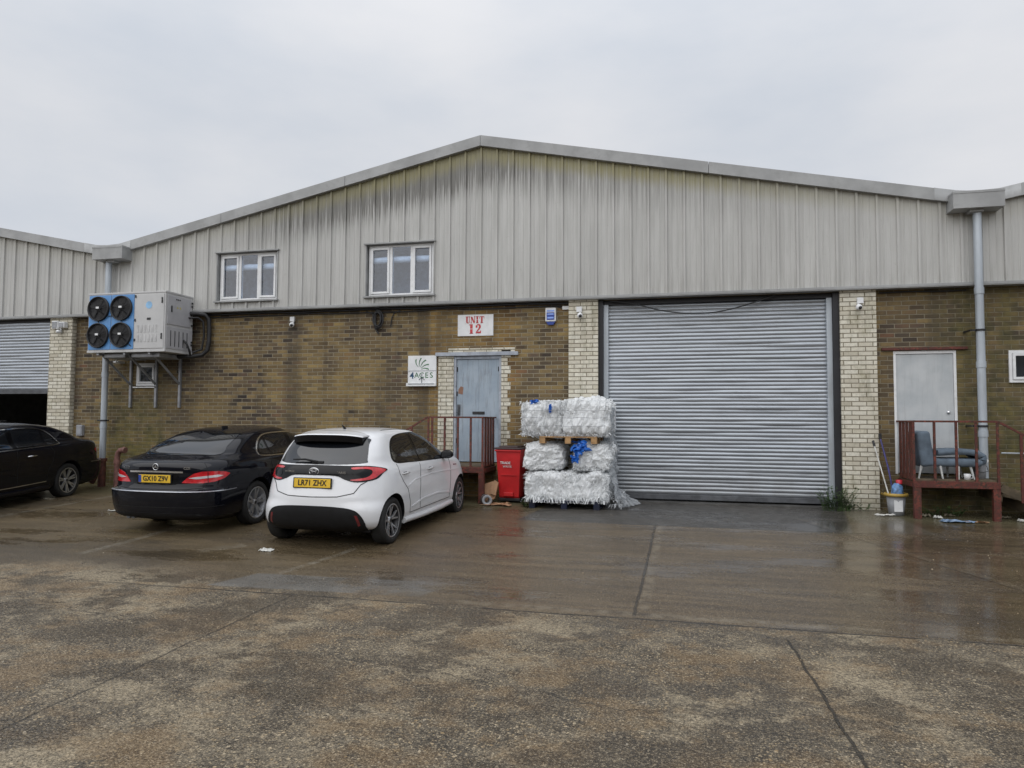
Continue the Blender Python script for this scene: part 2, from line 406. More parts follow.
    j2 = ln(Y + 2.24 + wob * .10, .018) * (X - .8).abs().step(1.65, 1.55)
    j3 = ln(Y + 6.86 + wob * .5 + wv, .016) * X.step(-7.5, -4.0)
    j4 = ln(X + 3.57 + wob * .35 + wv + (Y + 8) * .02, .009) * w2.step(.25, .45) * (Y + 9.2).step(2.4, 2.3)
    j5 = ln(X - .80 + wob * .22 + wv + (Y + 8) * .05, .009) * (Y + 9.2).step(2.1, 2.0)
    j6 = ln(X - 2.05 + (Y + 2.2) * .43 + wob * .25, .014) * (Y + 3.4).abs().step(2.2, 2.1)
    j7 = ln(Y + 9.0 + wob * 2.4 + (X - 1) * .2, .010) * w1.step(.45, .55)
    lite = (ln(X + .36 + wob * .08, .045) * (Y + 4.4).abs().step(2.2, 2.1) * .7 + ln(Y + 6.72 + wob * .5, .06) * X.step(-2.6, -1.9) * .75
            + ln(Y + 2.28 + wob * .1, .03) * (X - .9).abs().step(1.7, 1.5) * .6 + ln(X - 2.13 + (Y + 2.2) * .43 + wob * .25, .04) * (Y + 3.4).abs().step(2.2, 2.0) * .5).min(1.0) * w2.step(.36, .62)
    c = m.mix(lite * .7, c, (.25, .21, .15))
    crack = (j1 * .8 + j2 * .4 + j3 * w1.step(.35, .5) + j4 * .8 + j5 + j6 * .5 + j7 * .6).min(1.0)
    c = m.mix(crack * .85, c, (.018, .016, .013))
    # worn parking lines
    def seg(x0, y0, x1, y1, w):
        L = sqrt((x1 - x0) ** 2 + (y1 - y0) ** 2); ux, uy = (x1 - x0) / L, (y1 - y0) / L
        t = (X - x0) * ux + (Y - y0) * uy; d = (X - x0) * uy - (Y - y0) * ux
        return d.abs().step(w * 1.25, w * .8) * (t - L / 2).abs().step(L / 2 + .05, L / 2 - .05)
    pl = (seg(-10.8, -3.9, -10.72, -.6, .05) + seg(-7.2, -5.7, -7.4, -2.5, .06) + seg(-4.25, -6.1, -4.08, -4.6, .045) + seg(-5.9, -5.2, -5.6, -4.7, .12) * .6).min(1.0) * (w3 * .5 + w2 * .7).step(.45, .75)
    c = m.mix(pl * .38, c, (.36, .34, .29))
    # wetness
    wet = m.noise(m.vec(X * .55, Y * 1.5, 2.0), .9, 5, .6)
    zone = (1 - zfg) * (.66 + X.step(.9, 2.2) * .4) + zfg * .10
    wetm = ((wet - .5) * 1.6 + zone + patch * zfg * .35).clamp()
    pud = ((wet - .5) + (X.step(1.0, 2.4) * .12) * (1 - zfg) + hs * .12 - .055 + (w2 - .5) * .16).step(.03, .15) * (1 - zms) * (1 - zfg * .85)
    pud = (pud + (X - 2.2).abs().step(.8, .3) * (Y + 6.45 + wob).abs().step(.35, .12) * .9).min(1.0)
    rough = (.64 - (1 - zfg) * .10 - patch * zfg * .14 - wetm * .30 - pud * .30 + (w3 - .5) * .35).max(.10)
    c = m.mix(wetm * .34 + pud * .2, c, m.mix(.5, c, (.012, .010, .008)))
    m.set(base=c, rough=rough, spec=.5 + wetm * .1, ior=1.4)
    h = (w3 * .35 + vor.step(.6, .1) * (zfg * .5 + .5) + big_st * (zfg * .5 + .4) + w2 * .3 + (1 - zfg) * w3 * .3) * (1 - pud * .86) - crack * 1.6 + big * 1.2 + zfg * -.6
    m.bump(h, .006, .85)
    return m.mat
def build_ground():
    ys = [-300, -120, -60, -30, -15, -8, -5.4, -5, -4.6, -2, -.25, 0, .25, 3, 12, 30, 100, 300]
    zs = {-5.4: -.18, -5: -.176, -4.6: -.163, 0: .026, -.25: .0195}
    xs = [-300, -100, -40, -20, -10, 0, 10, 20, 40, 100, 300]
    mb = MB(); vs = [(x, y, zs.get(y, gz(y))) for y in ys for x in xs]; n = len(xs)
    mb.add(vs, [(j * n + i, j * n + i + 1, (j + 1) * n + i + 1, (j + 1) * n + i) for j in range(len(ys) - 1) for i in range(n - 1)], True)
    o = mb.build('ground', ground_mat()); tag(o, 'wet worn concrete and asphalt yard with joints and cracks', 'ground', kind='structure')
build_ground()
def pebbles():
    rnd = random.Random(3); mb = MB()
    for k in range(5200):
        if rnd.random() < .8: y = -6.9 - (rnd.random() ** .8) * 4.2; x = rnd.uniform(-6.5, 4.2)
        else: y = rnd.uniform(-6.9, -1.2); x = rnd.uniform(-9, 5.5)
        if mnoise.noise(Vector((x * .9, y * .9, 0))) + rnd.uniform(-.5, .5) < -.05: continue
        r = rnd.uniform(.003, .008) * (1.5 if rnd.random() < .06 else 1); z = gz(y)
        a = rnd.uniform(0, 6.28); q = []
        for t in range(5): q.append((x + r * cos(a + t * 1.257) * rnd.uniform(.7, 1.2), y + r * sin(a + t * 1.257) * rnd.uniform(.7, 1.2), z - .001))
        top = [(x + (p[0] - x) * .6, y + (p[1] - y) * .6, z + r * .7) for p in q]
        mb.add(q + top, [(5, 6, 7, 8, 9)] + [(t, (t + 1) % 5, 5 + (t + 1) % 5, 5 + t) for t in range(5)])
    m = Mat('loose_stone'); i = m.nt.nodes.new('ShaderNodeNewGeometry')
    r_ = Sk(m.nt, i.outputs['Random Per Island'])
    m.set(base=m.ramp(r_, [(0, (.05, .045, .04)), (.35, (.15, .12, .085)), (.7, (.27, .20, .12)), (1, (.38, .34, .27))]), rough=.5)
    tag(mb.build('gravel', m.mat), 'loose tan and grey grit scattered over the yard', 'gravel', kind='stuff')
pebbles()

# ---------------------------------------------------------------- warehouse units
def zv(x):          # top edge of the verge at x, three gables
    per = 16.78; dx = abs(((x - XA + per / 2) % per) - per / 2)
    return 6.895 - SL * dx
YC = -.15
def cladding(parent, x0, x1, holes=()):
    mb = MB(); pitch = .3135
    prof = []      # (x, depth) profile; ribs stand forward
    k0 = math.floor((x0 - XA) / pitch) - 1; k1 = math.ceil((x1 - XA) / pitch) + 1
    for k in range(k0, k1 + 1):
        r = XA + k * pitch
        prof += [(r - .026, 0), (r - .018, -.034), (r + .018, -.034), (r + .026, 0)]
        for f in (.30, .62): prof += [(r + pitch * f - .012, 0), (r + pitch * f - .006, -.005), (r + pitch * f + .006, -.005), (r + pitch * f + .012, 0)]
    def dep(x):
        for (a, da), (b, db) in zip(prof, prof[1:]):
            if a <= x <= b: return da + (db - da) * ((x - a) / (b - a) if b > a else 0)
        return 0
    xs = [p[0] for p in prof if x0 < p[0] < x1] + [x0, x1] + [h[i] for h in holes for i in (0, 1)]
    xs += [XA + 16.78 * k for k in (-1, 0, 1) if x0 < XA + 16.78 * k < x1]
    xs = sorted(set(xs))
    for a, b in zip(xs, xs[1:]):
        segs = [(3.735, None)]; mid = (a + b) / 2
        for h in holes:
            if h[0] < mid < h[1]: segs = [(3.735, h[2]), (h[3], None)]
        for z0, z1 in segs:
            ta, tb = (zv(a) - .1, zv(b) - .1) if z1 is None else (z1, z1)
            da, db = dep(a), dep(b)
            mb.add([(a, YC + da, z0), (b, YC + db, z0), (b, YC + db, tb), (a, YC + da, ta)], [(0, 1, 2, 3)])
            if z1 is None and False: pass
    return mb.build('cladding', M['clad'], parent)
def flashing(parent, x0, x1):
    """bottom drip flashing under the cladding and its soffit"""
    mb = MB(); mb.box(x0, x1, YC - .045, YC - .002, 3.705, 3.745); mb.box(x0, x1, YC - .04, .02, 3.69, 3.703)
    mb.build('drip_flashing', M['verge'], parent)
def verge(parent, x0, x1, flat0=None, flat1=None):
    mb = MB(); per = 16.78
    xs = [x0] + [XA + per * k for k in (-1, 0, 1) if x0 < XA + per * k < x1] + [x1]
    for a, b in zip(xs, xs[1:]):
        n = max(1, int(abs(b - a) / 2.8)); pts = [a + (b - a) * i / n for i in range(n + 1)]
        for i, (p, q) in enumerate(zip(pts, pts[1:])):
            o = .0015 * (i % 2); vs = []
            for x, g in ((p, .004), (q, -.004)):
                z = zv(x + g)
                vs += [(x + g, -.245 - o, z - .20), (x + g, .03, z - .20), (x + g, .03, z + .02), (x + g, -.245 - o, z)]
            mb.add(vs, [(0, 1, 2, 3), (7, 6, 5, 4), (0, 4, 5, 1), (1, 5, 6, 2), (2, 6, 7, 3), (3, 7, 4, 0)])
    mb.build('verge_trim', M['verge'], parent)
def roof_slabs(parent, x0, x1):
    mb = MB(); per = 16.78
    xs = [x0] + [XA + per * k for k in (-1, 0, 1) if x0 < XA + per * k < x1] + [x1]
    for a, b in zip(xs, xs[1:]):
        za, zb = zv(a) - .03, zv(b) - .03
        mb.add([(a, .03, za), (b, .03, zb), (b, 26, zb), (a, 26, za), (a, .03, za - .12), (b, .03, zb - .12), (b, 26, zb - .12), (a, 26, za - .12)],
               [(0, 1, 2, 3), (7, 6, 5, 4), (0, 4, 5, 1), (1, 5, 6, 2), (2, 6, 7, 3), (3, 7, 4, 0)])
    mb.build('roof', simple('roof_sheet', (.2, .2, .2), .7) if 'roofm' not in M else M['roofm'], parent)
M['roofm'] = simple('roof_sheet', (.2, .2, .2), .7)
M['inner'] = simple('painted_blockwork', (.16, .155, .15), .9)
def shell(parent, x0, x1):
    mb = MB(); mb.box(x0, x1, 25.7, 26, 0, 5.0); mb.box(x0, x0 + .2, .31, 25.7, 0, 5.05); mb.box(x1 - .2, x1, .31, 25.7, 0, 5.05)
    mb.build('inner_wall', M['inner'], parent)
def roller_door(parent, x0, x1, z0, z1, y, seed, name='roller_door'):
    rnd = random.Random(seed); mb = MB(); pitch = .0686; n = int(round((z1 - z0) / pitch)); nx = 64
    zs = []; ds = []
    for i in range(n):
        for t in (0, .10, .22, .38, .55, .72, .88): zs.append(z0 + (i + t) * pitch); ds.append((i, t))
    zs.append(z0 + n * pitch); ds.append((n, 0))
    tw = [rnd.uniform(-1, 1) for _ in range(n + 1)]
    vs = []
    for (i, t), z in zip(ds, zs):
        for k in range(nx + 1):
            x = x0 + (x1 - x0) * k / nx
            prof = 0 if t == 0 else -.0105 * sin(pi * min(1, max(0, (t - .05) / .9))) ** .7
            d = mnoise.noise(Vector((x * .9, i * .83 + seed, 0))) * .010 + mnoise.noise(Vector((x * .45, z * .8, seed))) * .014 + mnoise.noise(Vector((x * 2.4, i * .37, 7))) * .006 + mnoise.noise(Vector((x * 4.5, z * 3.1, 5))) * .004
            zz = z + mnoise.noise(Vector((x * .7, z * 2, 4))) * .004
            vs.append((x, y + prof * (1 + .25 * tw[i]) + d, zz))
    mb.add(vs, [(j * (nx + 1) + k, j * (nx + 1) + k + 1, (j + 1) * (nx + 1) + k + 1, (j + 1) * (nx + 1) + k) for j in range(len(zs) - 1) for k in range(nx)], True)
    d = mb.build(name, M['shutter'], parent)
    b = MB(); b.bbox(x0, x1, y - .025, y + .02, z0 - .095, z0 - .005, .006); b.build('bottom_rail', M['steel'], d)
    return d
def pvc_window(parent, x0, x1, z0, z1, y, splits, seed=1):
    """casement window; splits are x positions of mullions; outer casements have sashes"""
    rnd = random.Random(seed); w = empty('window', (0, 0, 0)); w.parent = parent
    f = MB(); e = .045
    f.bbox(x0, x1, y, y + .07, z1 - e, z1, .004); f.bbox(x0, x1, y, y + .07, z0, z0 + e, .004)
    f.bbox(x0, x0 + e, y + .001, y + .07, z0 + e, z1 - e, .004); f.bbox(x1 - e, x1, y + .001, y + .07, z0 + e, z1 - e, .004)
    xs = [x0 + e - .0] + list(splits) + [x1 - e]
    for s_ in splits: f.bbox(s_ - .028, s_ + .028, y + .002, y + .07, z0 + e, z1 - e, .004)
    f.build('window_frame', M['white_pvc'], w)
    for i, (a, b) in enumerate(zip(xs, xs[1:])):
        a2 = a + (.028 if i else 0); b2 = b - (.028 if i < len(xs) - 2 else 0); c, d = z0 + e, z1 - e
        if len(xs) == 2 or i in (0, len(xs) - 2):
            sh = MB(); t = .045
            sh.bbox(a2 + .003, b2 - .003, y - .018, y + .03, d - t, d - .003, .004); sh.bbox(a2 + .003, b2 - .003, y - .018, y + .03, c + .003, c + t, .004)
            sh.bbox(a2 + .003, a2 + t, y - .017, y + .03, c + t, d - t, .004); sh.bbox(b2 - t, b2 - .003, y - .017, y + .03, c + t, d - t, .004)
            sh.build('sash', M['white_pvc'], w); a2 += t; b2 -= t; c += t; d -= t
        g = MB(); g.box(a2, b2, y + .02, y + .026, c, d); g.build('pane', M['winglass'], w)
    return w
def downpipe(parent, x, ztop, zbot, r=.062):
    mb = MB(); y = -.28
    mb.tube([(x, y, ztop), (x, y, zbot)], r, 16)
    for z in (3.58, 2.4, 1.3):
        if zbot < z < ztop: mb.tube([(x, y, z - .05), (x, y, z + .05)], r + .009, 16)
    o = mb.build('downpipe', M['galv'], parent)
    c = MB()
    for z in (2.95, 1.42):
        c.tube([(x, y, z - .016), (x, y, z + .016)], r + .013, 16); c.box(x - .14, x - .03, -.3, -.26, z - .012, z + .012); c.box(x - .15, x - .13, -.3, 0, z - .014, z + .014)
    c.build('pipe_clip', M['jamb'], o)
    return o
def hopper(parent, x0, x1, z0, z1):
    mb = MB(); mb.bbox(x0, x1, -.47, -.12, z0, z1, .004); mb.box(x0 - .004, x1 + .004, -.476, -.2, z1 - .03, z1 + .006)
    mb.box((x0 + x1) / 2 - .1, (x0 + x1) / 2 + .1, -.38, -.2, z0 - .04, z0)
    return mb.build('rainwater_hopper', M['verge'], parent)

# --- unit twelve
main = empty('warehouse', (-3.74, 0, 0), label='central warehouse unit with grey ribbed gable over brown brick and a closed roller shutter', cat='warehouse')
main.location = (0, 0, 0)
SH = (-1.52, 2.57)
holes = [(SH[0], SH[1], -.2, 3.685), (-4.31, -3.36, .66, 2.70), (3.40, 4.34, .62, 2.66), (-11.52, -11.0, 2.15, 2.67)]
wall_mesh(MB(), -12.15, 4.63, -.2, 3.69, holes, 0, .3).build('brick_wall', M['stock'], main)
W1 = (-9.47, -8.05, 3.90, 4.93); W2 = (-6.10, -4.67, 3.88, 4.93)
cladding(main, -12.15, 4.63, [W1, W2]); flashing(main, -12.15, 4.63); verge(main, -12.15, 4.63); roof_slabs(main, -12.15, 4.63); shell(main, -12.1, 4.6)
for nm, (a, b) in (('brick_pier', (-2.06, -1.52)), ('brick_pier', (2.57, 3.13))):
    mb = MB(); mb.box(a, b, -.10, -.002, -.15, 3.69); mb.build(nm, M['cream'], main)
# door quoins in cream brick
mb = MB(); mb.box(-4.62, -4.31, -.004, .25, .66, 2.70)
for k in range(14):      # toothed right-hand quoin
    z = .66 + k * .153; mb.box(-3.36, -3.18 - (.0 if k % 2 else .06), -.004, .25, z + .0008, z + .1522)
mb.box(-4.42, -3.1, -.004, -.001, 2.775, 2.85)
mb.build('door_surround', M['cream'], main)
mb = MB(); mb.bbox(-4.67, -3.03, -.05, .05, 2.70, 2.77, .004); mb.build('lintel', M['lintel'], main)
mb = MB(); mb.bbox(3.22, 4.50, -.045, .04, 2.67, 2.715, .004); mb.build('lintel', M['red'], main)
# shutter surround
mb = MB(); mb.box(SH[0], SH[0] + .085, -.04, .12, -.1, 3.68); mb.box(SH[1] - .1, SH[1], -.04, .12, -.1, 3.68)
mb.box(SH[0] + .085, SH[1] - .1, .03, .12, 3.60, 3.68); mb.build('door_jamb', M['jamb'], main)
roller_door(main, SH[0] + .10, SH[1] - .11, .17, 3.60, .10, 3)
for x in (SH[0] + .088, SH[1] - .192):
    mb = MB(); mb.bbox(x, x + .09, .02, .13, .03, 3.60, .004); mb.build('guide_rail', M['galv'], main)
mb = MB(); mb.box(SH[0], SH[1], -.12, .4, -.1, .045); mb.build('threshold', simple('threshold_concrete', (.07, .068, .064), .6, 0, .3, 5, bump=.2), main)
# doors
def plank_door():
    d = empty('door', (-3.835, .06, .68)); d.parent = main
    mb = MB(); mb.bbox(-.475, -.425, -.05, .05, -.02, 2.015, .004); mb.bbox(.425, .475, -.05, .05, -.02, 2.015, .004); mb.bbox(-.425, .425, -.049, .05, 1.96, 2.015, .004)
    mb.build('door_frame', M['lintel'], d)
    mb = MB(); mb.bbox(-.422, .422, -.02, .02, 0, 1.955, .003); mb.bbox(-.01, .012, -.026, -.018, .02, 1.94, .002); mb.build('door_leaf', M['door_blue'], d)
    mb = MB(); mb.box(-.405, -.345, -.03, -.018, .87, 1.09); mb.tube([(-.375, -.03, .9), (-.375, -.075, .92), (-.375, -.075, 1.04), (-.375, -.03, 1.06)], .009, 8); mb.build('handle', M['steel'], d)
    mb = MB(); mb.bbox(-.10, .14, -.032, -.018, .90, .955, .004); mb.build('letter_slot', M['black'], d)
    mb = MB()
    for z in (.35, 1.25, 1.72): mb.box(-.43, -.40, -.028, -.015, z, z + .09)
    for z in (1.72,): mb.box(.40, .43, -.028, -.015, z, z + .09)
    mb.build('hinge', M['jamb'], d)
    mb = MB(); mb.add([(-.39, -.0235, 1.30), (-.30, -.0235, 1.28), (-.285, -.0235, 1.42), (-.34, -.0235, 1.44), (-.385, -.0235, 1.38)], [(0, 1, 2, 3, 4)]); mb.build('bare_patch', simple('bare_wood', (.24, .13, .09), .8), d)
plank_door()
d = empty('door', (3.87, .05, .64)); d.parent = main
tag(d, 'plain pale grey door behind the right balcony')
mb = MB(); mb.bbox(-.47, -.43, -.05, .05, -.02, 2.02, .004); mb.bbox(.43, .47, -.05, .05, -.02, 2.02, .004); mb.bbox(-.43, .43, -.049, .05, 1.97, 2.02, .004); mb.build('door_frame', M['white_pvc'], d)
mb = MB(); mb.bbox(-.427, .427, -.03, .02, 0, 1.965, .003); mb.build('door_leaf', M['door_white'], d)
mb = MB(); mb.lathe([(0.001, -.065), (.022, -.06), (.028, -.045), (.012, -.035), (.012, -.02)], 12, Matrix.Translation((.34, 0, 1.0)) @ Matrix.Rotation(pi / 2, 4, 'Z')); mb.build('handle', M['chrome'], d)
# upper windows with their flashing
for W, sd in ((W1, 1), (W2, 2)):
    a, b, c, e = W
    pvc_window(main, a + .035, b - .035, c + .02, e - .02, YC + .06, [a + .035 + (b - a - .07) * .345, a + .035 + (b - a - .07) * .665], sd)
    mb = MB(); mb.box(a - .03, b + .03, YC - .06, YC + .13, e - .012, e + .012); mb.box(a - .03, b + .03, YC - .075, YC + .13, c - .02, c + .012)
    mb.box(a - .004, a + .012, YC - .02, YC + .13, c + .012, e - .012); mb.box(b - .012, b + .004, YC - .02, YC + .13, c + .012, e - .012); mb.build('window_flashing', M['verge'], main)
    # the room behind: wall, ceiling; white tube imitates the pale band in the panes
    mb = MB(); mb.box(a - .6, b + .6, 1.0, 1.1, 3.2, 5.15); mb.box(a - .6, b + .6, .35, 2.2, 5.05, 5.15); mb.box(a - .7, a - .6, .35, 2.3, 3.2, 5.15); mb.box(b + .6, b + .7, .35, 2.3, 3.2, 5.15); mb.box(a - .6, b + .6, .35, 2.3, 3.1, 3.2)
    mb.build('inner_room', simple('room_plaster', (.62, .64, .68), .9), main)
    mb = MB(); mb.tube([(a - .1, .055, 4.64), (a + .5, .06, 4.65), (b + .1, .055, 4.64)], .065, 12); mb.build('pale_band_tube', simple('band_tube_white', (.93, .95, .98), .6), main)
pvc_window(main, -11.51, -11.01, 2.17, 2.66, -.01, [], 3)
mb = MB(); mb.box(-11.56, -10.97, -.05, .02, 2.125, 2.15); mb.build('window_sill', M['white_pvc'], main)
mb = MB(); mb.box(-11.7, -10.8, .32, .34, 2.0, 2.8); mb.build('dark_room_sheet', M['void'], main)  # dark sheet behind the pane stands in for the shade of the room
hopper(main, -12.32, -11.56, 4.86, 5.13); hopper(main, 4.20, 4.93, 4.885, 5.155)
dp = downpipe(main, -12.06, 4.86, .58)
mb = MB(); mb.tube([(-12.06, -.28, .60), (-12.06, -.28, .0)], .075, 14); mb.tube([(-12.06, -.28, .55), (-12.06, -.28, .62)], .095, 14); mb.tube([(-12.12, -.28, .5), (-12.2, -.29, .36), (-12.23, -.30, .2), (-12.29, -.32, .1)], [.05, .05, .055, .065], 12)
mb.build('cast_iron_shoe', simple('rusty_cast_iron', (.11, .035, .025), .7, 0, .4, 12, .5, bump=.4), dp)
downpipe(main, 4.60, 4.9, .60)
mb = MB(); mb.tube([(4.93, -.06, .99), (5.9, -.06, .985)], .012, 8); mb.build('wall_rail', M['galv'], main)

# --- neighbour on the left
left = empty('warehouse', label='left-hand neighbouring warehouse unit with its roller door half open', cat='warehouse')
wall_mesh(MB(), -22, -12.155, -.2, 3.69, [(-18.6, -13.72, -.3, 3.685)], 0, .3).build('brick_wall', M['stock'], left)
cladding(left, -24, -12.155); flashing(left, -24, -12.155); verge(left, -24, -12.155); roof_slabs(left, -24, -12.155); shell(left, -24, -12.16)
mb = MB(); mb.box(-13.72, -13.12, -.12, -.002, -.15, 3.69); mb.build('brick_pier', M['cream'], left)
roller_door(left, -18.6, -13.70, 2.10, 3.61, -.02, 11)
mb = MB(); mb.box(-18.6, -13.72, .0, .12, 3.61, 3.69); mb.build('door_jamb', M['jamb'], left)
# --- neighbour on the right
right = empty('warehouse', label='right-hand neighbouring unit of brown brick with small white window, cut by the picture edge', cat='warehouse')
wall_mesh(MB(), 4.635, 16, -.2, 3.69, [(5.09, 6.1, 2.12, 2.64)], 0, .3).build('brick_wall', M['stock'], right)
cladding(right, 4.635, 18); flashing(right, 4.635, 18); verge(right, 4.635, 18); roof_slabs(right, 4.635, 18); shell(right, 4.64, 18)
pvc_window(right, 5.09, 6.1, 2.12, 2.64, -.03, [], 5)
mb = MB(); mb.box(4.9, 6.3, .32, .34, 2.0, 2.8); mb.build('dark_room_sheet', M['void'], right)  # near-black sheet in place of the unlit room behind this window
# flat flashing joining the gables at each valley
for p, a, b in ((main, -12.75, -11.55), (main, 4.0, 5.25)):
    mb = MB(); zz = 5.27
    n = 8; vs = []
    for i in range(n + 1):
        x = a + (b - a) * i / n; t = abs(i / n - .5) * 2; zt = max(zv(x), 5.245)
        zt = max(zv(x) + .004, 5.225 + .02 * t)
        vs += [(x, -.250, zt), (x, -.250, zt - .20), (x, .03, zt)]
    mb.add(vs, [f_ for i in range(n) for f_ in ((i * 3 + 1, i * 3 + 4, i * 3 + 3, i * 3), (i * 3, i * 3 + 3, i * 3 + 5, i * 3 + 2))], True)
    mb.build('valley_flashing', M['verge'], p)

# --- unseen warehouse added behind the viewer, only to darken reflections in paint and glass
added_opp = empty('warehouse', (0, -46, 0), label='added long brown brick warehouse, unseen behind the viewer, to darken reflections', cat='warehouse')
mb = MB(); mb.box(-60, 60, -14, 0, -.3, 3.8); mb.build('brick_wall', M['stock'], added_opp)
mb = MB(); mb.box(-60.1, 60.1, -14.1, .12, 3.8, 8.4); mb.build('cladding', M['clad'], added_opp)
mb = MB(); mb.prism([(-60.5, 8.4), (60.5, 8.4), (55, 9.6), (-55, 9.6)], 14.6, Matrix.Translation((0, -14.3, 0))); mb.build('roof', M['roofm'], added_opp)
for k in range(6):
    mb = MB(); x = -50 + 17 * k; mb.box(x, x + 4.2, .125, .16, -.2, 3.6); mb.build('roller_door', M['steel'], added_opp)
# ---------------------------------------------------------------- small things on the wall
def camera_thing(x, z, label, dome=True, s=1, y=0):
    t = empty('security_camera', (x, y, z), label=label, cat='camera', group='white security cameras on the wall')
    mb = MB(); mb.bbox(-.05, .05, -.05, 0, -.0, .10, .006); mb.build('junction_box', M['white'], t)
    mb = MB(); c = Vector((-.03 if s < 0 else .02, -.08, -.07)); bm = bmesh.new(); bmesh.ops.create_uvsphere(bm, u_segments=16, v_segments=10, radius=.052); mb.bm(bm, Matrix.Translation(c), True)
    mb.tube([(0.02 if s > 0 else -.03, -.03, .0), (c.x, -.03, -.06)], .02, 8); mb.build('camera_housing', M['white'], t)
    mb = MB(); bm = bmesh.new(); bmesh.ops.create_uvsphere(bm, u_segments=12, v_segments=8, radius=.032); mb.bm(bm, Matrix.Translation(c + Vector((0.01, -.03, -.012))), True); mb.build('lens', M['black'], t)
camera_thing(-7.77, 3.46, 'white dome camera under the left upper window')
camera_thing(-1.86, 3.46, 'white dome camera at the top of the cream pier left of the shutter', y=-.1)
camera_thing(2.88, 3.46, 'white dome camera at the top of the cream pier right of the shutter', s=-1, y=-.1)
t = empty('junction_box', (-2.13, 0, 3.56), label='small white junction box between the blue alarm and the cream pier', cat='junction box')
mb = MB(); mb.bbox(-.06, .06, -.04, 0, -.03, .035, .005); mb.build('box_body', M['white'], t)
mb = MB(); mb.tube([(-.06, -.02, .0), (-.16, -.02, .03), (-.2, -.02, .1)], .008, 6); mb.build('cable_tail', M['black'], t)
# bulkhead light on the far left pier
t = empty('flood_light', (-13.42, -.12, 3.45), label='white twin flood light at the top of the far left cream pier', cat='light')
mb = MB(); mb.bbox(-.16, .0, -.10, 0, -.02, .16, .01); mb.bbox(.04, .2, -.12, -.02, -.0, .13, .01); mb.build('lamp_housing', M['white'], t)
mb = MB(); mb.bbox(-.14, -.02, -.115, -.10, .0, .14, .004); mb.bbox(.06, .18, -.132, -.12, .015, .115, .004); mb.build('lens', M['grey'], t)
mb = MB(); mb.lathe([(.001, -.13), (.035, -.12), (.04, -.05)], 12, Matrix.Translation((.02, 0, -.08)) @ Matrix.Rotation(pi / 2, 4, 'Z')); mb.bar((.02, -.02, -.1), (.02, -.02, .05), .03); mb.build('sensor', M['white'], t)
# alarm box
t = empty('alarm_box', (-2.405, 0, 3.44), label='white and blue burglar alarm box on the brown brick', cat='alarm')
mb = MB(); mb.bbox(-.10, .10, -.07, 0, -.13, .13, .014); mb.build('alarm_housing', M['white'], t)
blue = simple('alarm_blue', (.02, .05, .27), .35, 0, .1)
mb = MB(); mb.box(-.075, .075, -.073, -.069, -.10, .04); mb.build('blue_panel', blue, t)
mb = MB(); mb.prism([(-.085, -.13), (.085, -.13), (.05, -.19), (-.05, -.19)], .06, Matrix.Translation((0, -.062, 0))); mb.build('strobe_lens', blue, t)
mb = MB(); mb.box(-.06, .06, -.0765, -.0735, -.004, .020); mb.box(-.06, .06, -.0765, -.0735, -.075, -.045); mb.box(-.07, .07, -.0765, -.0725, .055, .085); mb.build('panel_stripe', simple('alarm_pale_blue', (.25, .38, .8), .4), t)
# fuse box
t = empty('meter_box', (-12.89, 0, 1.20), label='small grey meter box on brick beside the far left cream pier', cat='meter box')
mb = MB(); mb.bbox(-.075, .075, -.08, 0, -.12, .12, .008); mb.build('box_body', M['grey'], t)
mb = MB(); mb.bbox(-.06, .06, -.088, -.08, -.10, .10, .004); mb.build('box_lid', M['galvd'], t)
